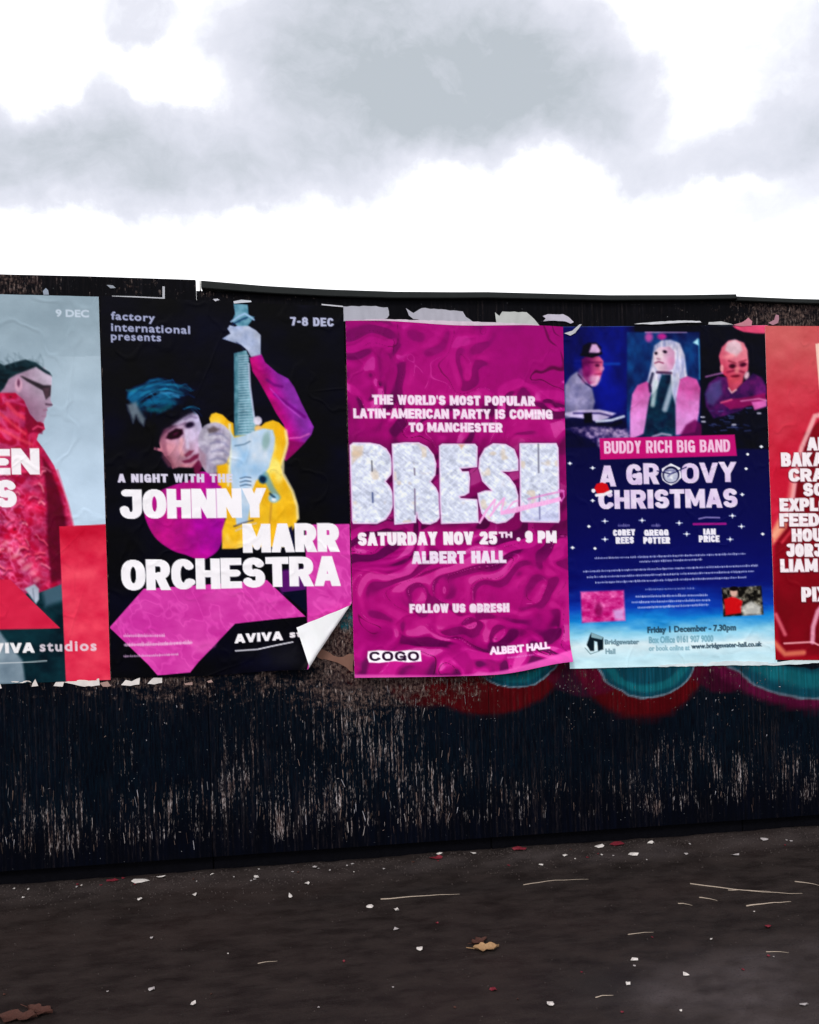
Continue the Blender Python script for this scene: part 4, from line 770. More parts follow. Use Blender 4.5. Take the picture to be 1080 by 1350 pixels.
def art3(A):
    A.fill(silk)
    A.poly([(450, 580), (745, 580), (755, 700), (455, 700)], lambda x, y: silk(x, y) * .72, soft=9, a=.7)
    def chalk(x, y):
        a = (x * .8 + y * .62) / 9; b = (-x * .62 + y * .8) / 2.4; n = fbm(a, b, 151, 3); m = fbm((x * .75 - y * .66) / 10, (x * .66 + y * .75) / 2.6, 161, 3)
        c = np.array((222, 228, 248.)) + ((n - .5) * 58 + (m - .5) * 44 + (fbm(x / 5, y / 5, 175, 4) - .5) * 70)[..., None]
        t = fbm(x / 13, y / 13, 171, 2); c = mixf_(sstep(.66, .85, t) * .55, c, (232, 206, 170)); c = mixf_(sstep(650, 690, y) * sstep(640, 720, x) * .4, c, (190, 190, 246))
        return np.clip(c, 90, 250)
    for nm, p in BR.items():
        q = np.array(p, float); q = q + .5 * np.sin(q[:, ::-1] * 1.9)
        A.poly(q, (120, 20, 104), soft=1.4, a=.7, bold=1.6); A.poly(q, (236, 206, 240), soft=.7, bold=.3, k=2); A.poly(q, chalk, soft=1.4, bold=-1.4, k=2)
    A.poly([(464, 588), (479, 588), (478, 600), (470, 606), (464, 612)], (232, 198, 160), soft=2.4, a=.6); A.poly([(604, 586), (612, 586), (608, 592)], (222, 160, 130), soft=2, a=.8)
    for x, y0, y1, w, c in ((490, 608, 621, 2.0, (92, 92, 104)), (491, 650, 662, 2.4, (78, 92, 140)), (546, 618, 626, 2.2, (130, 120, 140)), (546.5, 645, 678, 2.2, (128, 112, 142)), (709, 586, 623, 2.4, (128, 128, 148)), (710.5, 652, 684, 2.2, (132, 130, 176))):
        A.line([(x, y0), (x + .5, y1)], w, c, .85, 1)
    pk = (250, 178, 232)
    A.line([(632, 689), (641, 673), (652, 659)], 3, pk, .95, .8, 5); A.line([(646, 680), (655, 667), (664, 657)], 3, pk, .9, .8, 5); A.line([(652, 660), (650, 674)], 2, pk, .8, .8, 5); A.line([(664, 658), (660, 676), (668, 672), (676, 662), (682, 660)], 2.4, pk, .85, .8, 5)
    A.poly([(659, 679), (661, 674), (682, 668), (700, 664), (722, 659), (738, 655), (740, 660), (722, 665), (700, 670), (680, 676)], (252, 176, 232), soft=1.0, a=.95, k=5)
    for i, x in enumerate(range(678, 726, 8)): A.line([(x, 673 - i * 1.7), (x + 3.4, 664.5 - i * 1.7), (x + 5, 671.5 - i * 1.8)], 1.8, (255, 206, 242), .6, .7)
    A.line([(696, 658), (720, 652), (742, 647.5)], 2.6, (236, 130, 206), .7, 1.3, 5); A.line([(736, 646), (742, 647), (743, 655), (739, 661)], 2, (230, 110, 200), .8, .9)
    w = (248, 226, 244)
    A.block("THE WORLD'S MOST POPULAR", 491, 705, 521, 533.5, w, 2, 3.7, 3.0, .7, .7); A.block('LATIN-AMERICAN PARTY IS COMING', 466, 728, 539, 551.5, w, 1.5, 3.5, 3.0, .6, .7); A.block('TO MANCHESTER', 539, 662, 557.5, 569.5, w, .5, 3.6, 3.0, .7, .7)
    A.block('SATURDAY NOV 25', 472, 655, 702, 719, (252, 242, 250), -1.5, 5.2, 4, .9); A.text('TH', 657, 675, 701, 709, w, 0, .8, .6, k=2); A.ell(683, 711, 2.6, 2.6, w, k=2); A.block('9 PM', 692, 733, 700, 715.5, (252, 242, 250), 0, 4.8, 3.8, .9)
    A.block('ALBERT HALL', 543, 667, 727, 743, (244, 228, 246), -1.2, 5.0, 3.8, .9); A.block('FOLLOW US @BRESH', 540, 671, 796, 807.5, w, -1, 3.6, 2.9, .6, .7)
    A.poly([(485, 858), (499, 856.5), (520, 858), (540, 856), (554, 856.5), (555, 870), (538, 871.5), (520, 870), (499, 872.5), (486, 872), (484, 866)], (252, 244, 252), soft=.9, k=2)
    A.block('COGO', 487, 552, 858.5, 870, (40, 6, 44), -.6, 3.2, 2.4, 2.5, .7, k=None)
    A.text('ALBERT HALL', 645, 724, 851.5, 862, w, -1.5, .9, .7, k=2); A.small(668, 702, 866.5, 1.8, (224, 130, 200), -.5, .6, 9, 2)
    A.poly([(466, 887), (600, 887), (660, 882), (720, 873), (752, 864), (756, 900), (466, 900)], (236, 96, 186), soft=2, a=.85)
def edge3(X, Y, S, T): return X, Y + T ** 10 * (1.5 * np.sin(S * 3) - 14 * sstep(.55, 1.0, S) ** 1.6) + (1 - T) ** 14 * (-1.5 * np.sin(S * 9))
def lift3(u, v, S, T): return .024 * sstep(.90, 1.0, T) ** 2 + .012 * sstep(.9, 1, T) * sstep(.6, 1, S)
poster([(455.5, 423.5), (741.5, 432), (751, 884), (467, 891.5)], 290, 470, art3, {0: ('paper_sheet', None), 2: ('printed_lettering', None), 5: ('printed_script', 'small pink handwritten word over the big letters')},
       'magenta silk patterned party poster with chunky white crumpled lettering', G_, .0085, 31, edge=edge3, shape=lift3)

# ------------------------------------------------------------------ poster 4: navy blue Christmas concert
def art4(A):
    def bg(x, y):
        yy = y + (x - 880) * .035 + (fbm(x / 30, y / 12, 201, 4) - .5) * 16
        stops = [(420, (3, 3, 22)), (590, (6, 8, 62)), (700, (8, 12, 84)), (770, (10, 22, 110)), (800, (14, 64, 178)), (815, (24, 132, 214)), (832, (134, 206, 236)), (850, (226, 246, 252)), (866, (196, 234, 246)), (885, (212, 242, 248))]
        ys = [s[0] for s in stops]; c = np.stack([np.interp(yy, ys, [s[1][i] for s in stops]) for i in range(3)], -1)
        return np.clip(c + (fbm(x / 25, y / 8, 205, 4)[..., None] - .5) * 22 * sstep(690, 840, y)[..., None] * 1.6, 0, 255)
    A.fill(bg)
    # three panels of photographs at the top
    A.poly([(738, 428), (836, 428), (840, 590), (738, 590)], lambda x, y: mixf(np.clip(fbm(x / 22, y / 40, 210, 3) * 1.2 - .1, 0, 1) * sstep(575, 470, y), (5, 4, 48), (8, 34, 160)), soft=2, k=41)
    A.poly([(786, 460), (802, 462), (806, 500), (830, 520), (824, 548), (790, 545), (780, 500)], (8, 26, 150), soft=12, a=.8); A.line([(796, 480), (816, 480)], 3, (20, 84, 190), .7, 2)
    A.poly([(744, 552), (744, 508), (752, 496), (760, 490), (772, 500), (780, 510), (784, 530), (780, 545)], lambda x, y: mixf(fbm(x / 8, y / 8, 213, 3), (92, 92, 140), (176, 168, 204)), soft=2, k=11)
    A.poly([(766, 474), (772, 470), (790, 470), (795, 476), (794, 490), (790, 502), (784, 510), (775, 506), (768, 496)], lambda x, y: mixf(sstep(768, 792, x), (96, 0, 84), (222, 96, 140)), soft=1.4, k=11); A.line([(788, 498), (786, 506), (780, 508)], 4, (238, 196, 226), .8, 2)
    A.line([(762, 494), (772, 506), (780, 511)], 2, (20, 10, 60), .9, .9); A.poly([(766, 468), (768, 456), (776, 452), (786, 452), (792, 458), (793, 467), (780, 472)], (14, 2, 30), soft=1.4, k=11); A.poly([(776, 465), (780, 454), (786, 454), (791, 462), (790, 466)], (222, 176, 222), soft=1.4, k=11); A.line([(766, 468), (780, 470), (792, 466)], 3, (8, 0, 24), .95, 1)
    A.poly([(740, 546), (760, 541), (790, 540), (812, 545), (800, 552), (786, 556), (770, 552), (752, 550)], (206, 190, 232), soft=1.4, k=11); A.line([(756, 545), (790, 545), (806, 549)], 2.4, (30, 20, 90), .8, 1.2); A.poly([(769, 545), (780, 544), (781, 557), (770, 558)], (6, 2, 24), soft=1)
    A.line([(786, 556), (806, 554), (822, 549)], 3.2, (224, 232, 252), .9, 1.2); A.line([(788, 560), (806, 562), (818, 556)], 5, (6, 8, 30), .9, 1.6)
    # woman in the middle
    A.poly([(826, 438), (922, 438), (922, 578), (826, 590)], lambda x, y: mixf(np.clip(fbm(x / 14, y / 22, 220, 3) * 1.3 - .2, 0, 1), (6, 12, 62), (20, 84, 150)), soft=1.5, k=42)
    A.poly([(744, 565), (790, 562), (826, 566), (836, 578), (840, 592), (792, 592), (780, 580)], lambda x, y: mixf(np.clip(fbm(x / 5, y / 4, 222, 4) * 1.9 - .6, 0, 1), (30, 22, 80), (226, 196, 236)), soft=3, a=.85)
    A.line([(850, 438.5), (905, 438.5)], 1.4, (214, 170, 214), .8, .6); A.ell(855, 445, 5, 6, (222, 80, 170), soft=.6, a=.8); A.ell(872, 444, 6, 4, (214, 40, 150), soft=.5, a=.9); A.poly([(913, 452), (920, 446), (921, 456)], (170, 224, 240), soft=1.2); A.line([(921, 448), (922, 500)], 2, (60, 140, 190), .8, 1)
    hairw = lambda x, y: mixf(np.clip(fbm(x / 3.5, y / 16, 224, 3) * 1.7 - .35, 0, 1), (150, 156, 200), (240, 232, 246))
    A.poly([(860, 470), (862, 456), (872, 449), (884, 448), (896, 453), (902, 468), (904, 486), (906, 500), (898, 520), (890, 545), (876, 548), (872, 530), (858, 535), (858, 510), (852, 505), (856, 490)], hairw, soft=1.6, k=12)
    pinkc = lambda x, y: mixf(np.clip(sstep(495, 560, y) * .8 + fbm(x / 9, y / 9, 226, 3) * .4, 0, 1), (196, 60, 140), (226, 146, 220))
    A.poly([(833, 520), (840, 508), (852, 503), (858, 508), (856, 536), (852, 556), (848, 572), (830, 580), (830, 545)], pinkc, soft=1.4, k=12); A.poly([(896, 500), (906, 496), (918, 500), (923, 512), (921, 545), (916, 570), (890, 574), (889, 545), (892, 520)], pinkc, soft=1.4, k=12)
    A.poly([(856, 524), (866, 512), (872, 494), (884, 494), (886, 520), (890, 535), (890, 575), (848, 576), (852, 548)], lambda x, y: mixf(fbm(x / 9, y / 9, 228, 3), (4, 10, 38), (8, 66, 88)), soft=1.6, k=12); A.line([(864, 504), (862, 520), (860, 534)], 6, (214, 236, 240), .75, 2.4, 12); A.line([(888, 500), (882, 520), (876, 540)], 7, (216, 226, 244), .7, 2.6, 12)
    A.poly([(861, 466), (868, 458), (882, 457), (889, 464), (889, 478), (886, 487), (878, 491), (868, 490), (862, 482)], lambda x, y: mixf(sstep(889, 862, x), (206, 150, 186), (240, 214, 226)), soft=1.2, k=12)
    A.ell(864.5, 466, 2, 2, (24, 10, 30), soft=.5); A.ell(876, 464, 3, 2, (24, 8, 30), 15, .5); A.line([(866, 473), (870, 474)], 1.4, (150, 70, 110), .8, .7); A.line([(863, 479), (868, 477), (874, 479)], 1.8, (130, 40, 80), .85, .8); A.line([(860, 493), (856, 508), (857, 516)], 4, (10, 14, 46), .8, 1.4); A.line([(866, 491), (884, 492)], 3.4, (40, 6, 40), .8, 1.4)
    A.poly([(896, 574), (904, 560), (916, 553), (926, 560), (926, 578), (900, 580)], (96, 0, 70), soft=2.4, a=.85); A.line([(860, 576), (872, 572), (884, 574)], 3, (226, 206, 240), .7, 1.4)
    # older musician on the right
    A.poly([(923, 430), (1012, 428), (1014, 592), (925, 592)], lambda x, y: mixf(fbm(x / 16, y / 16, 230, 3) * .6, (3, 3, 16), (12, 18, 46)), soft=2, k=43)
    A.poly([(928, 520), (934, 505), (946, 496), (958, 498), (968, 516), (984, 500), (992, 492), (1004, 498), (1009, 508), (1010, 520), (990, 530), (976, 542), (956, 548), (940, 552), (930, 536)], lambda x, y: mixf(fbm(x / 9, y / 9, 232, 3), (24, 10, 60), (120, 30, 110)), soft=1.6, k=13); A.poly([(929, 520), (936, 506), (950, 500), (952, 520), (940, 535), (932, 532)], (78, 78, 132), soft=3, a=.7, k=13)
    A.poly([(947, 470), (951, 458), (960, 449), (970, 448), (980, 452), (985, 462), (986, 476), (986, 488), (980, 496), (978, 505), (966, 518), (960, 512), (958, 498), (951, 492), (949, 480)], lambda x, y: mixf(sstep(500, 462, y) * .6 + .4 * sstep(948, 972, x), (190, 42, 76), (238, 132, 150)), soft=1.2, k=13)
    A.poly([(955, 462), (958, 452), (968, 448), (976, 453), (978, 462), (970, 470), (962, 466)], (224, 196, 206), soft=2.4, a=.9, k=13); A.ell(965, 483, 4.4, 3, (60, 0, 30), 0, .5); A.ell(979, 481, 4.4, 2.8, (70, 0, 36), -10, .5); A.line([(958, 491), (970, 488), (980, 491)], 2.4, (120, 14, 50), .7, 1.2); A.ell(951, 486, 2.4, 5, (240, 150, 160), soft=.4); A.ell(984, 495, 3, 5, (244, 196, 212), 20, .5)
    A.line([(960, 512), (964, 518), (970, 514)], 2, (246, 190, 196), .9, .9); A.line([(930, 497), (942, 494), (952, 492)], 2, (210, 130, 200), .8, 1)
    A.poly([(950, 531), (966, 526), (984, 524), (1008, 518), (1010, 528), (996, 534), (976, 538), (962, 540)], (136, 14, 84), soft=1.6, a=.9, k=13); A.poly([(990, 530), (1010, 528), (1010, 536), (994, 541)], (206, 96, 170), soft=1.4, k=13); A.line([(950, 531), (964, 527)], 2.4, (232, 96, 130), .8, 1.1); A.line([(976, 529), (1000, 526), (1010, 528)], 1.8, (238, 150, 200), .8, .9)
    for i in range(26):
        r = random.Random(i + 5); x = r.uniform(928, 985); y = r.uniform(538, 570); A.line([(x, y), (x + r.uniform(2, 9), y + r.uniform(-1, 2))], 1.2, (96, 110, 168), r.uniform(.3, .9), .7)
    for x, y in ((924, 550), (925, 556), (965, 560), (998, 545)): A.line([(x, y), (x + 4, y)], 2, (230, 226, 246), .9, .8)
    A.poly([(965, 430), (1012, 428), (1012, 440), (998, 440), (980, 438), (970, 434)], (226, 76, 116), soft=1, a=1)
    for c in ((766, 491, 773, 488), (770, 500, 776, 498)): A.ell(c[0], c[1], 4, 5, (206, 110, 160), 0, .7, .5)
    A.line([(776, 478), (792, 478)], 2.2, (70, 0, 60), .6, 1.4); A.ell(787, 482, 3, 2, (60, 0, 50), 0, .6, .8); A.ell(793, 486, 3, 3, (244, 160, 190), 0, .6, .8); A.line([(784, 494), (792, 493)], 1.8, (120, 10, 60), .7, 1); A.ell(772, 488, 3.5, 6, (150, 30, 110), 0, .6, .7); A.ell(783, 500, 7, 5, (236, 200, 226), 0, .7, .6)
    A.line([(960, 476), (969, 479)], 2, (120, 30, 50), .7, 1.2); A.line([(974, 478), (983, 475)], 2, (120, 30, 50), .7, 1.2); A.ell(971, 488, 3, 4, (248, 150, 150), 0, .7, .7); A.ell(968, 500, 9, 6, (200, 70, 84), 0, .7, .7); A.ell(969, 496, 6, 1.6, (90, 0, 30), -4, .5, .8); A.ell(962, 470, 9, 3, (250, 170, 170), -8, .8, .5)
    A.ell(884, 476, 4, 5, (196, 120, 160), 0, .8, .6); A.ell(871, 468, 3, 5, (255, 236, 240), 0, .8, .6)
    A.soften([11, 12, 13], 1, 1, .12, 3); A.soften([41, 42, 43], 1, 1, .10, 4)
    # lettering
    A.poly([(790, 578), (968, 573), (971, 601), (791, 606)], (198, 18, 116), soft=1, k=3)
    A.block('BUDDY RICH BIG BAND', 796.5, 962, 582, 598, (246, 200, 228), -2.5, 2.9, 2.4, 1.2, .7)
    lt = lambda x, y: mixf(fbm(x / 11, y / 11, 240, 3), (214, 186, 232), (248, 240, 252))
    A.block('A GR', 790, 869, 614, 641, lt, -4, 7.2, 5.4, 2); A.block('OVY', 898, 971, 611, 637, lt, -2.5, 6.8, 5.2, 1); A.block('CHRISTMAS', 789, 972, 646.5, 671, lt, -2.5, 7.0, 5.4, 1.4)
    A.poly([(872, 618), (884, 611), (896, 617), (898, 630), (884, 640), (873, 633)], (246, 244, 252), soft=.8, k=2); A.ell(884, 626, 12.5, 12.5, (240, 236, 248), soft=.08, k=2); A.ell(884, 626, 11.2, 11.2, (14, 14, 60), soft=.08); A.ell(884, 627, 9.2, 9.2, lambda x, y: mixf(fbm(x / 3, y / 3, 260, 2), (150, 156, 190), (255, 255, 255)), soft=.12, k=2); A.line([(866, 621), (884, 625), (904, 616)], 1.6, (30, 30, 90), .9, .6); A.line([(876, 621), (889, 620), (880, 628)], 2, (110, 110, 160), .8, .8)
    A.poly([(783, 644), (786, 638), (793, 636), (800, 638), (804, 648), (794, 652), (787, 651)], (212, 18, 30), soft=.9, k=5); A.line([(786, 653), (796, 652), (805, 648)], 4, (246, 240, 248), 1, .9, 5); A.ell(782, 647, 2.6, 2.6, (250, 244, 250), k=5)
    def star(x, y, r):
        A.line([(x - r, y), (x + r, y)], 1.3, (200, 214, 252), .8, .6); A.line([(x, y - r * .7), (x, y + r * .7)], 1.3, (200, 214, 252), .8, .6); A.ell(x, y, 1.7, 1.5, (255, 255, 255), soft=.5)
    for x, y, r in ((797, 687, 4), (846, 686, 4), (895, 689.5, 4), (965, 680, 4), (977, 694, 4), (905, 704, 4), (797, 711, 4), (962, 711, 4), (781, 617, 3), (781, 660, 2.5), (978, 652, 2.5), (754.5, 722, 2.5), (1005, 704, 2), (983, 618, 1.6), (776, 694, 1.8), (751, 611, 2.6), (784, 723, 1.5), (1003, 589, 2), (985, 599, 1.2)): star(x, y, r)
    for s0, x0, x1, y in (('with', 815, 829, 693), ('and', 859, 872, 693)): A.small(x0, x1, y, 3, (170, 160, 214), -.3, .6, x0)
    A.block('COREY', 808, 837, 698.5, 706.5, (244, 240, 250), -1, 2.6, 2.0, .6); A.block('REES', 811.5, 835, 708, 716.5, (244, 240, 250), -.5, 2.6, 2.0, .6); A.block('GREGG', 849, 881, 698.5, 706.5, (244, 240, 250), -.6, 2.6, 2.0, .6); A.block('POTTER', 848, 883, 708, 716.5, (244, 240, 250), -.3, 2.6, 2.0, .6)
    A.line([(921, 684), (930, 682), (948, 682.5)], 2, (176, 160, 222), .7, .8); A.line([(914, 691), (956, 690.5)], 3, (180, 30, 140), .85, .8); A.block('IAN', 927, 943, 697, 705, (244, 240, 250), 0, 2.6, 2.0, .6); A.block('PRICE', 921, 948, 706, 714.5, (244, 240, 250), 0, 2.6, 2.0, .6)
    p = (196, 200, 244)
    for x0, x1, y, dy, sd in ((784, 982, 736, -6, 1), (843, 925, 740.5, -3, 2), (769, 998, 753.5, -8, 3), (774, 993, 761, -8, 4), (785, 983, 768, -7, 5), (851, 915, 777, -1.5, 6), (838, 932, 786.5, -2, 7), (833, 936, 794, -3, 8), (841, 933, 801, -4, 9)): A.small(x0, x1, y, 1.7 if sd < 7 else 2.1, p, dy, .85 if sd != 6 else .5, sd)
    A.poly([(765, 780), (822, 778), (824, 818), (767, 821)], lambda x, y: mixf(np.clip(fbm(x / 8, y / 6, 250, 4) * 1.7 - .35, 0, 1), (186, 10, 110), (250, 120, 196)), soft=2, k=44); A.ell(789, 804, 5, 9, (116, 0, 70), soft=.5, a=.7); A.poly([(808, 804), (822, 803), (822, 816), (810, 816)], (214, 176, 236), soft=3, a=.8)
    A.poly([(951, 775), (1003, 772), (1006, 810), (953, 813)], lambda x, y: mixf(np.clip(fbm(x / 5, y / 5, 252, 4) * 2 - .7, 0, 1), (18, 16, 14), (176, 170, 150)), soft=1.4, k=45); A.poly([(954, 790), (966, 786), (978, 792), (976, 808), (956, 811)], (206, 16, 26), soft=1.6, k=45); A.ell(967, 781, 5, 6, (222, 176, 160), soft=.4); A.ell(967, 776, 6, 3, (20, 10, 10), soft=.4); A.poly([(976, 800), (990, 792), (1003, 800), (1002, 810), (980, 811)], (232, 232, 226), soft=3, a=.75)
    dkb = (34, 60, 78)
    A.text('Friday 1 December - 7.30pm', 853, 970, 826, 837, dkb, -3.5, .5, .7, .9, k=2); A.text('Box Office 0161 907 9000', 855, 940, 839, 848, (92, 150, 172), -2, .35, .8, .8, k=2)
    A.text('or book online at', 855, 909, 851, 858, (92, 150, 172), -1, .3, .8, .75, k=2); A.text('www.bridgewater-hall.co.uk', 911, 1004, 848.5, 857, dkb, -3, .4, .6, .9, k=2)
    A.poly([(773, 850), (777, 838), (779, 834), (795, 840), (795, 856), (788, 858), (787, 846), (783, 845), (783, 858), (778, 858)], (18, 34, 44), soft=.9, k=2); A.poly([(779, 834), (795, 840), (793, 843), (779, 840)], (150, 190, 200), soft=.8, a=.9); A.line([(771, 854), (778, 862), (790, 858)], 1, (40, 80, 90), .6, .6)
    A.text('Bridgewater', 797, 842, 843, 851.5, (64, 96, 112), -.5, .35, .8, .85, k=2); A.text('Hall', 798, 811, 855, 862, (80, 120, 136), 0, .3, .8, .8, k=2)
poster([(738, 431), (1012, 429), (1024, 874.5), (751, 881.5)], 280, 460, art4, {0: ('paper_sheet', None), 11: ('printed_figure', 'printed musician in a black hat, bent over pale cymbals'), 12: ('printed_figure', 'printed singer with long fair hair and a pink jacket'), 13: ('printed_figure', 'printed white-haired man in a purple jacket behind drums'), 3: ('printed_block', 'flat pink name banner'), 2: ('printed_emblem', None), 41: ('printed_photograph', 'blue stage background'), 42: ('printed_photograph', 'blue-green stage background'), 43: ('printed_photograph', 'black stage background'), 44: ('printed_photograph', 'small pink photograph'), 45: ('printed_photograph', 'small photograph of a person in red'), 5: ('printed_hat', 'small printed red Santa hat')},
       'navy Christmas big band concert poster with three musicians at the top', G_, .0045, 41)

# ------------------------------------------------------------------ poster 5: red, running out of the frame on the right
def art5(A):
    def bg(x, y):
        f = sstep(425, 640, y + (fbm(x / 40, y / 40, 300, 4) - .5) * 90 + (x - 1010) * .5); c = mixf(f, (208, 98, 98), (206, 34, 62)); g = sstep(690, 800, y); c = mixf_(g * .75, c, (140, 4, 26))
        return np.clip(c + (fbm(x / 18, y / 12, 305, 4)[..., None] - .5) * 26, 0, 255)
    A.fill(bg)
    A.poly([(1060, 572), (1082, 552), (1140, 540), (1310, 560), (1310, 860), (1030, 864), (1020, 790), (1020, 720), (1040, 680), (1052, 620)], lambda x, y: mixf(fbm(x / 30, y / 40, 308, 4), (104, 0, 22), (150, 12, 34)), soft=3)
    pk = (250, 186, 186)
    A.line([(1084, 546), (1073, 549), (1066, 566), (1056, 590), (1050, 612), (1046, 640), (1042, 670), (1030, 690), (1020, 706)], 6, pk, .85, 2.2, 1); A.line([(1040, 655), (1044, 632), (1052, 604)], 7, (252, 160, 150), .5, 3); A.poly([(1016, 700), (1026, 682), (1040, 676), (1036, 696), (1018, 718)], (250, 170, 130), soft=3, a=.8, k=1); A.line([(1042, 700), (1030, 715)], 4, (226, 70, 80), .7, 2)
    A.poly([(1074, 454), (1082, 452), (1140, 452), (1140, 520), (1079, 514)], (250, 206, 188), soft=1, k=2); A.poly([(1096, 470), (1180, 470), (1180, 500), (1100, 500)], (205, 60, 70), soft=2)
    A.line([(1022, 810), (1034, 836)], 5, (248, 130, 140), .7, 2.4, 1); A.line([(1018, 845), (1034, 862), (1058, 860)], 7, (250, 150, 110), .7, 3, 1); A.line([(1033, 848), (1070, 846), (1078, 850)], 2.4, (250, 176, 180), .85, 1, 1); A.line([(1070, 846), (1071, 826), (1077, 806), (1090, 790)], 6, (248, 176, 200), .85, 2.2, 1)
    w = (250, 240, 244)
    def row(s, x0, cw, y0, y1): A.block(s, x0, x0 + cw * len(s), y0 + 1, y1 + 1.4, (84, 0, 26), -.5, 6.2, 4.6, .4, 1.4, .6, None, 1); A.block(s, x0, x0 + cw * len(s), y0, y1, w, -.5, 5.4, 4.2, .7)
    row('AR', 1063, 14, 577, 594); row('BAKA', 1029, 14, 597, 615); row('CRAI', 1039, 13.5, 618, 635); row('SO', 1058, 14, 637, 654); row('EXPLO', 1027, 13, 657, 674); row('FEEDE', 1027, 13, 677, 694)
    row('HOU', 1043, 13.5, 697, 714); row('JORJA', 1036, 12, 717, 734); row('LIAM', 1028, 12.3, 737, 754); row('PIX', 1056, 11.5, 774, 793)
xs5 = np.concatenate([np.linspace(0, .30, 95), np.linspace(.30, 1, 60)[1:]])
poster([(1007.5, 430), (1306, 432), (1312, 872), (1021.5, 869.5)], len(xs5), 430, art5, {0: ('paper_sheet', None), 1: ('printed_outline', 'glowing pale outline drawing'), 2: ('printed_lettering', None)},
       'red festival poster with stacked white band names, cut off at the right', G_, .0065, 51, xs=xs5)
# ------------------------------------------------------------------ torn remnants of older posters
def scrap_on_wall(name, pts, n, col, label, cat, tilt=.0, group=None, t=.0006, jag=0, seed=0, kind=None):
    """a torn piece of paper with two faces and torn edges; pts measured in the photograph"""
    r = random.Random(seed); q = []
    for (x0, y0), (x1, y1) in zip(pts, pts[1:] + pts[:1]):
        d = math.hypot(x1 - x0, y1 - y0); k = max(1, int(d / 5)) if jag else 1
        for i in range(k):
            f = i / k; q.append((x0 + (x1 - x0) * f + (r.uniform(-jag, jag) if i else 0), y0 + (y1 - y0) * f + (r.uniform(-jag, jag) if i else 0)))
    X, Y = np.array(q).T; u, v = at(X, Y); k = len(u); cy = v.mean(); cx = u.mean()
    nn = n + tilt * (v - cy) / (v.max() - v.min() + 1e-6) + np.array([r.uniform(0, .0015) for _ in range(k)])
    Fr = W(u, v, nn + t); Bk = W(u, v, nn); C = W(np.array(cx), np.array(cy), np.array(n + t + .0006))
    V = np.concatenate([Fr, Bk]); faces = [tuple(range(k)), tuple(range(k, 2 * k))[::-1]] + [(i, i + k, (i + 1) % k + k, (i + 1) % k) for i in range(k)]
    c = lin(col) * .9; bm = bmesh.new(); vv = [bm.verts.new(p) for p in V]
    for f in faces: bm.faces.new([vv[i] for i in f])
    bmesh.ops.recalc_face_normals(bm, faces=bm.faces); bmesh.ops.triangulate(bm, faces=[f for f in bm.faces if len(f.verts) > 4])
    bm.verts.index_update(); V = np.array([v.co[:] for v in bm.verts]); fc = [tuple(v.index for v in f.verts) for f in bm.faces]; bm.free()
    o = mesh_obj(name, V, fc, M_print, None, colors=np.tile(c, (len(V), 1)) * np.array([[r.uniform(.88, 1.0)] for _ in range(len(V))]))
    return tag(o, label, cat, group, kind)
G2 = 'torn pale remnants of older posters along the top'
GR = (176, 176, 188)
scrap_on_wall('torn_poster_strip', [(452, 404), (490, 404), (511, 405.5), (513, 416), (510, 420), (500, 422), (470, 424), (452.5, 424)], .003, GR, 'wide torn grey paper strip above the left corner of the magenta poster', 'torn poster', group=G2, jag=.7, seed=1)
scrap_on_wall('torn_poster_strip', [(535, 406.5), (545, 413), (553, 408), (556, 406.5), (598, 409.5), (610, 411), (614, 418), (624, 425), (560, 423), (545, 421), (539, 416)], .0032, (180, 178, 190), 'torn grey strip with a hanging hook, above the middle of the magenta poster', 'torn poster', group=G2, jag=.7, seed=2)
scrap_on_wall('torn_poster_strip', [(652.5, 412), (658, 417), (662, 411), (694, 412), (700, 417), (711, 429.5), (680, 429), (654, 425)], .0031, (190, 192, 190), 'torn pale grey strip with a slanted tip over the magenta poster right end', 'torn poster', group=G2, jag=.6, seed=3)
scrap_on_wall('torn_poster_strip', [(500, 421), (560, 422.5), (625, 424.5), (690, 427), (711, 429), (700, 433), (620, 430), (500, 427), (456, 426), (456, 423)], .0045, (214, 196, 210), 'long thin pale ribbon of paper along the top edge of the magenta poster', 'torn poster', group=G2, jag=.4, seed=4)
scrap_on_wall('torn_poster_strip', [(715, 417), (722, 414.5), (742, 414.5), (749, 418), (756, 425), (752, 427), (745, 424), (730, 423), (716, 424), (719, 420)], .004, (196, 190, 204), 'small torn lozenge of pale paper left of the navy poster top', 'torn poster', group=G2, jag=.5, seed=5)
scrap_on_wall('torn_poster_strip', [(743, 440), (753, 437), (762, 429), (765, 429), (757, 440), (751, 443)], .0125, (226, 226, 232), 'bright white folded corner standing at the top left of the navy poster', 'torn poster', tilt=.012, group=G2, seed=6)
scrap_on_wall('torn_poster_strip', [(835, 427.5), (860, 425), (892, 423), (922, 423.5), (924, 425.5), (895, 426), (862, 428)], .0045, (214, 214, 220), 'long thin white sliver of paper above the middle of the navy poster', 'torn poster', group=G2, jag=.3, seed=7)
scrap_on_wall('torn_poster_strip', [(934, 425), (950, 424), (962, 427), (966, 428.5), (950, 428.5), (933, 428)], .0045, (196, 196, 198), 'short pale sliver of paper at the right of the navy poster top', 'torn poster', group=G2, jag=.3, seed=8)
scrap_on_wall('torn_poster_strip', [(148, 390.2), (180, 391), (214.5, 392.6), (214.5, 378), (217.5, 378), (217.6, 395), (180, 393.2), (148, 392)], .0030, (186, 188, 194), 'thin white L-shaped paper edge above the black guitar poster', 'torn poster', group=G2, seed=9)
scrap_on_wall('torn_poster_strip', [(141, 376), (149, 376.5), (153, 380), (146, 380.5)], .0025, (150, 156, 166), 'tiny pale fleck of paper high above the left end of the guitar poster', 'torn poster', group=G2, seed=10)
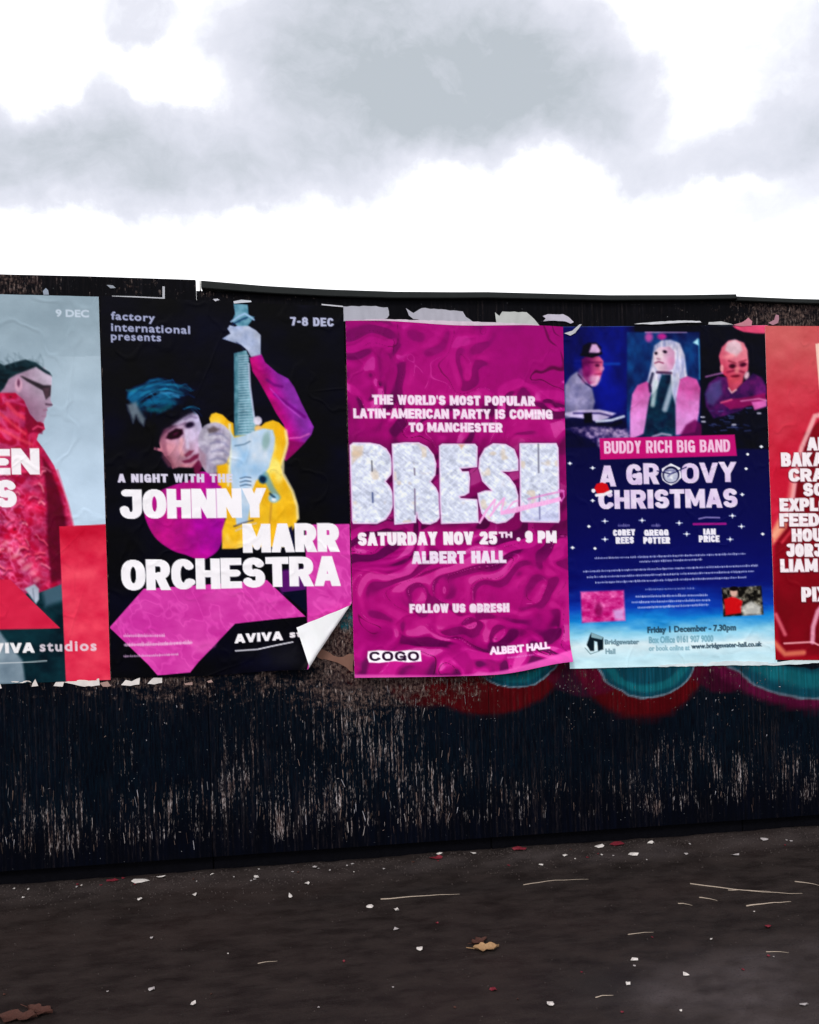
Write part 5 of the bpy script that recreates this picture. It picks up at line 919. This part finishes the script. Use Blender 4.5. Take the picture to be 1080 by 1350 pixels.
scrap_on_wall('torn_poster_strip', [(424, 401.3), (452, 404), (452, 405.6), (424, 403)], .0075, (206, 206, 214), 'thin white edge along the top right of the guitar poster', 'torn poster', group=G2, seed=11)
scrap_on_wall('torn_poster_strip', [(281, 395), (287, 394.4), (290, 396), (284, 398)], .0075, (200, 200, 210), 'small white fleck left of the printed guitar head', 'torn poster', group=G2, seed=12)
scrap_on_wall('torn_poster_strip', [(308, 398), (318, 396), (331, 397), (332, 399), (318, 400), (309, 401)], .0078, (212, 216, 226), 'small white tear at the tip of the printed guitar head', 'torn poster', group=G2, seed=13)
scrap_on_wall('torn_poster_strip', [(966, 428.5), (978, 425), (986, 419), (991, 424), (990, 430), (975, 430.5)], .004, (196, 128, 142), 'curved pink-grey tear beside the right corner of the navy poster', 'torn poster', group=G2, jag=.5, seed=14)
scrap_on_wall('torn_poster_strip', [(1012, 426), (1020, 422), (1022, 415), (1026, 416), (1025, 426), (1018, 429)], .004, (176, 128, 142), 'rough grey-pink tear above the left end of the red festival poster', 'torn poster', group=G2, jag=.7, seed=15)
scrap_on_wall('torn_poster_strip', [(57, 384), (61, 380), (64, 383), (65, 389), (58, 389)], .003, (150, 160, 176), 'small pale chip above the pale blue poster', 'torn poster', group=G2, seed=16)
G3 = 'white scraps clinging below the posters'
low = [([(-12, 901), (0, 899), (3, 907), (-8, 908)], 'torn white scrap at the far left, under the pale blue poster', 1), ([(12, 899), (40, 897.5), (42, 899.5), (14, 901)], 'thin white sliver under the left part of the pale blue poster', 2),
       ([(42, 905), (47, 895), (51, 904)], 'small upright white triangle under the pale blue poster', 3), ([(71, 904), (76, 896), (85, 899), (83, 905)], 'white torn chip left of the red block foot', 4),
       ([(84, 899), (100, 897), (118, 897), (131, 894), (132, 903), (112, 905), (98, 902)], 'widest bright torn scrap under the red block', 5), ([(132, 900), (142, 898), (147, 904), (136, 905)], 'dull torn chip where the first two posters meet', 6),
       ([(160, 903), (166, 896), (174, 898), (185, 893), (184, 902), (172, 904)], 'crumpled white scrap under the left end of the guitar poster', 7), ([(195, 901), (203, 893), (214, 893), (214, 900), (204, 902)], 'bright scrap just left of the pink tip of the guitar poster', 8),
       ([(243, 901), (254, 899), (254, 903), (245, 903)], 'pinkish scrap just right of the pink tip of the guitar poster', 9), ([(273, 898), (279, 896), (281, 899), (275, 900)], 'tiny pale chip under the guitar poster centre', 10)]
for p, lb, sd_ in low: scrap_on_wall('torn_poster_scrap', p, .0025, (226, 218, 214) if sd_ not in (6, 9, 10) else (170, 140, 132), lb, 'paper scrap', group=G3, jag=1.0, seed=sd_ + 40)
scrap_on_wall('torn_poster_strip', [(865, 876.5), (960, 871), (1022, 872.5), (1080, 866.5), (1310, 868), (1310, 876), (1080, 873.5), (1025, 877), (960, 877), (868, 879)], .0035, (218, 232, 236), 'long white strip of an older sheet showing under the navy and red posters', 'torn poster', group=G2, jag=.5, seed=60)
scrap_on_wall('torn_poster_strip', [(404, 838), (410, 832), (412, 845), (425, 856), (446, 866), (466, 862), (466, 886), (440, 872), (418, 866)], .0022, (126, 92, 80), 'brown torn paper layer on the board behind the curled corner', 'torn poster', group=G2, jag=2.0, seed=61)

# ------------------------------------------------------------------ litter on the ground
M_lit = simple_mat('white_litter', (176, 170, 166), .8, .55, 90, .5); M_red = simple_mat('red_litter', (96, 22, 34), .6, .35, 90, .3); M_tan = simple_mat('dry_leaf', (138, 108, 76), .8, .45, 120, .5); M_straw = simple_mat('straw', (150, 136, 122), .7, .3, 200, .2); M_brown = simple_mat('brown_leaf', (58, 30, 22), .8, .4, 120, .5); M_grey = simple_mat('grey_litter', (140, 134, 134), .8, .3, 80, .3)
def gframe(px, py):
    p = ground_at(px, py); u = (p - OV) @ DV / (DV @ DV); n = (p - OV) @ NV
    d = np.linalg.norm(p - CAMP); return u, n, d / F
def glift(u, n):
    h = (float(fbm(np.array([u * 14.]), np.array([n * 14.]), 5, 4)[0]) - .5) * .006 + (float(fbm(np.array([u * 60.]), np.array([n * 60.]), 15, 2)[0]) - .5) * .0028 + (float(fbm(np.array([u * 2.]), np.array([n * 2.]), 25, 3)[0]) - .5) * .012
    return h + math.exp(-((n - .02) / .07) ** 2) * (.006 + .016 * float(fbm(np.array([u * 9.]), np.array([n * 9.]), 35, 4)[0]))
def litter(px, py, w, h, mat, label, name='paper_scrap', cat='litter', group='scraps of litter on the tarmac', seed=0, lift=.004):
    """a crumpled flake: two-sided fan of folds, w x h seen in the photograph"""
    u, n, s = gframe(px, py); r = random.Random(int(px * 7 + py) + seed); a, b = w * s / 2 * .72, max(h * s * .85, w * s * .15); z = glift(u, n) + .0015; k = r.choice((6, 7, 8)); P = []
    for i in range(k):
        t = 2 * math.pi * i / k + r.uniform(-.25, .25); q = r.uniform(.7, 1.1)
        P.append((u + a * q * math.cos(t), z + abs(r.gauss(0, lift)) + .0006, n + b * q * math.sin(t)))
    top = [(p[0], p[1] + .0008, p[2]) for p in P]; c1 = (u, z + lift * r.uniform(.6, 2.2), n); c2 = (u, z, n)
    V = np.array([W(*[np.array(float(x)) for x in p]) for p in P + top + [c2, c1]]); fs = []
    for i in range(k):
        j = (i + 1) % k; fs += [(2 * k, j, i), (2 * k + 1, k + i, k + j), (i, j, k + j, k + i)]
    return tag(mesh_obj(name, V, fs, mat), label, cat, group)
def straw(p0, p1, wpx, label, mat=M_straw, bend=0.0, name='straw_stem', group='pale stems lying on the tarmac'):
    u0, n0_, s0 = gframe(*p0); u1, n1_, s1 = gframe(*p1); K = 9; V = []; fs = []; R = max(wpx * s0 / 2 * .72, .0007)
    for i in range(K):
        t = i / (K - 1); u = u0 + (u1 - u0) * t; n = n0_ + (n1_ - n0_) * t + bend * math.sin(math.pi * t); z = glift(u, n) + R * .7 + .0018 * math.sin(math.pi * t); r_ = R * (1.1 - .75 * t)
        for j in range(6):
            a = math.pi * 2 * j / 6; V.append(W(np.array(u), np.array(z + r_ * math.sin(a)), np.array(n + r_ * math.cos(a))))
    for i in range(K - 1):
        for j in range(6): fs.append((i * 6 + j, i * 6 + (j + 1) % 6, (i + 1) * 6 + (j + 1) % 6, (i + 1) * 6 + j))
    fs += [tuple(range(6))[::-1], tuple((K - 1) * 6 + j for j in range(6))]
    return tag(mesh_obj(name, np.array(V), fs, mat, smooth=True), label, 'stem', group)
def leaf(px, py, w, h, mat, label, ang=0., seed=0, group=None, curl=.012):
    u, n, s = gframe(px, py); r = random.Random(seed); L = w * s; Wd = max(h * s * 2.4, L * .38); z0 = glift(u, n) + .002
    nx, ny = 13, 7; V = []; V2 = []
    for i in range(nx):
        t = i / (nx - 1); half = Wd / 2 * math.sin(math.pi * min(1, t * 1.02)) ** .7 * (1 + .35 * math.sin(t * 15 + seed)) + .0006
        for j in range(ny):
            q = j / (ny - 1) * 2 - 1; x = (t - .5) * L; y = q * half; c, s_ = math.cos(ang), math.sin(ang)
            z = z0 + curl * (abs(q) ** 1.6) * (.4 + r.random() * .4) + curl * .5 * (t - .4) ** 2 * 3
            V.append(W(np.array(u + x * c - y * s_), np.array(z + .0008), np.array(n + x * s_ + y * c))); V2.append(W(np.array(u + x * c - y * s_), np.array(z), np.array(n + x * s_ + y * c)))
    V = np.array(V); V2 = np.array(V2); k = nx * ny; f = [(i * ny + j, (i + 1) * ny + j, (i + 1) * ny + j + 1, i * ny + j + 1) for i in range(nx - 1) for j in range(ny - 1)]
    root = empty('fallen_leaf', V2.mean(0)); tag(root, label, 'leaf', group)
    mesh_obj('leaf_blade', np.concatenate([V, V2]), f + [tuple(x + k for x in q[::-1]) for q in f], mat, root, smooth=True)
    mid = [V[i * ny + ny // 2] + np.array((0, 0, .0006)) for i in range(nx)]; tail = mid[0] - (mid[2] - mid[0]) * 1.6; pts = [tail] + mid; R = L * .012 + .0004; Vs = []; fs = []
    for i, p in enumerate(pts):
        for j in range(5): a = 2 * math.pi * j / 5; Vs.append(p + R * (1 - .6 * i / len(pts)) * (np.array((0, 0, 1)) * math.sin(a) + NV * math.cos(a)))
    for i in range(len(pts) - 1):
        for j in range(5): fs.append((i * 5 + j, i * 5 + (j + 1) % 5, (i + 1) * 5 + (j + 1) % 5, (i + 1) * 5 + j))
    mesh_obj('leaf_stem', np.array(Vs), fs, mat, root, smooth=True); return root
leaf(641, 1252, 30, 6, M_tan, 'curled tan dry leaf lying alone in the middle of the tarmac', .1, 3, None, .014)
leaf(53, 1335, 34, 5, M_brown, 'larger ragged brown leaf at the bottom left of the tarmac', .5, 4); leaf(22, 1344, 44, 4, M_brown, 'long narrow brown leaf at the bottom left corner', .2, 9); leaf(632, 1243, 20, 5, M_brown, 'small red-brown leaf just behind the lone tan leaf', -.3, 6, None, .01)
straw((502, 1186), (606, 1180), 1.8, 'pale stem left of centre, nearest the magenta poster foot'); straw((690, 1167), (776, 1160), 1.2, 'thin pale stem right of centre close to the hoarding', bend=-.01)
straw((910, 1166), (1058, 1179), 1.7, 'longest pale stem, slanting at the right', bend=.02); straw((984, 1195), (1043, 1189.5), 2.0, 'bright straight stem in front of the longest stem'); straw((922, 1184), (946, 1188), 1.6, 'short stem between the two long stems on the right')
straw((894, 1192), (913, 1195), 1.4, 'short dull stem left of the bright straight stem'); straw((785, 1314), (809, 1311), 1.6, 'short stem low right of centre'); straw((1048, 1163), (1082, 1168), 1.5, 'stem running out of the frame on the right'); straw((960, 1174), (1016, 1176), 1.1, 'second thin stem crossing the longest stem')
straw((340, 1270), (366, 1267), 1.2, 'short faint stem left of centre'); straw((828, 1233), (862, 1230), 1.2, 'faint stem on the right half of the tarmac'); straw((1010, 1255), (1040, 1256), 1.2, 'faint stem near the right edge')
main = [(184, 1166, 30, 5, 'lit', 'largest white scrap at the foot of the guitar poster side of the hoarding'), (147, 1165, 22, 5, 'red', 'reddish paper scrap left of the largest white scrap'), (213, 1161, 16, 3, 'lit', 'flat white scrap right of the largest white scrap'),
        (184, 1186, 8, 4, 'lit', 'small white scrap in front of the largest white scrap'), (257, 1180, 8, 4, 'lit', 'small bright scrap between the left half and the long stem'), (338, 1159, 10, 4, 'lit', 'white scrap at the hoarding foot under the guitar poster right side'), (405, 1166, 10, 3, 'lit', 'flat white flake in front of the hoarding left of the magenta poster'),
        (383, 1183, 8, 3, 'lit', 'small flake left of the long pale stem'), (415, 1149, 9, 4, 'grey', 'greyish flake at the hoarding foot left of the magenta poster'), (488, 1196, 12, 4, 'lit', 'bright oval scrap below the left end of the long stem'), (523, 1201, 12, 4, 'lit', 'bright oval scrap below the middle of the long stem'),
        (553, 1252, 13, 5, 'lit', 'white scrap left of the lone tan leaf'), (200, 1307, 12, 4, 'grey', 'greyish scrap low on the left half'), (255, 1325, 10, 4, 'lit', 'white scrap near the bottom edge, left half'), (580, 1132, 11, 4, 'lit', 'white scrap at the hoarding foot beneath the magenta poster'), (575, 1137, 24, 5, 'red', 'red wrapper piece beneath the magenta poster'),
        (625, 1131, 12, 3.4, 'lit', 'flat white scrap beneath the right side of the magenta poster'), (745, 1131, 11, 4, 'lit', 'white scrap beneath the seam of the magenta and navy posters'), (713, 1141, 9, 3, 'lit', 'small flake in front of the seam of the magenta and navy posters'), (791, 1121, 18, 4, 'lit', 'slanted white scrap beside the red wrapper on the right'),
        (815, 1117, 28, 6, 'red', 'largest red wrapper piece, on the right at the hoarding foot'), (686, 1127, 30, 5, 'red', 'dull red wrapper strip beneath the magenta poster right end'), (835, 1128, 17, 5, 'lit', 'brightest white scrap, below the largest red wrapper'), (858, 1116, 14, 3, 'lit', 'flat white flake right of the largest red wrapper'),
        (970, 1128, 12, 3.4, 'grey', 'greyish flake near the hoarding, far right'), (1008, 1110, 16, 4, 'grey', 'dusty scrap against the hoarding foot, far right'), (905, 1127, 9, 3, 'grey', 'dull flake between the bright scrap and the far right'), (837, 1266, 13, 3, 'lit', 'thin white flake low on the right half'),
        (905, 1285, 13, 4, 'lit', 'white scrap beside the dark stain on the right'), (828, 1297, 8, 4, 'lit', 'small scrap left of the dark stain on the right'), (726, 1324, 14, 6, 'lit', 'crumpled white scrap near the bottom edge, right of centre'), (1013, 1223, 11, 4, 'red', 'small pinkish red scrap on the right of the tarmac'),
        (938, 1240, 4, 3, 'lit', 'tiny white speck right of centre'), (523, 1227, 12, 2.4, 'grey', 'thin dull flake left of the lone tan leaf'), (200, 1238, 6, 3, 'grey', 'tiny dull flake on the left half'), (1060, 1325, 14, 4, 'grey', 'grey smeared scrap at the bottom right'), (650, 1305, 14, 5, 'red', 'faded pinkish scrap below the lone tan leaf')]
mm = {'lit': M_lit, 'red': M_red, 'grey': M_grey}
for x, y, w, h, k, lb in main: litter(x, y, w, h, mm[k], lb)
rr = random.Random(77)
for i in range(60):                                        # very small flecks nothing tells apart
    x = rr.uniform(5, 1075); y = rr.choice([rr.uniform(1185, 1345), 1163 - x * .062 + rr.uniform(8, 24), 1163 - x * .062 + rr.uniform(8, 18)])
    litter(x, y, rr.uniform(2.5, 6), rr.uniform(1.2, 2.2), rr.choice([M_lit, M_grey, M_grey, M_grey, M_red, M_brown]), 'tiny fleck of litter, one of many scattered over the tarmac', 'litter_fleck', 'litter', 'tiny flecks scattered over the tarmac', seed=i, lift=.0015)
def grit():
    r = random.Random(9); V = []; Fc = []
    for i in range(5200):
        u = r.uniform(-2.6, 3.0); n = abs(r.gauss(0, .09)) if r.random() < .55 else r.uniform(0, 2.3); s = r.uniform(.0012, .0045) * (1 if n < .3 else .7); z = glift(u, n) if i % 3 == 0 else glift(u, n); k = len(V)
        for j in range(4): a = j * math.pi / 2 + r.random(); V.append((u + s * math.cos(a), z, n + s * math.sin(a) * r.uniform(.6, 1)))
        V.append((u, z + s * r.uniform(.6, 1.1), n)); Fc += [(k, k + 1, k + 4), (k + 1, k + 2, k + 4), (k + 2, k + 3, k + 4), (k + 3, k, k + 4)]
    a = np.array(V); o = mesh_obj('grit', W(a[:, 0], a[:, 1], a[:, 2]), Fc, simple_mat('grit_stone', (48, 40, 38), .8, .6, 150, .3)); tag(o, 'loose grit and crumbs swept against the foot of the hoarding', 'grit', kind='stuff')
grit()
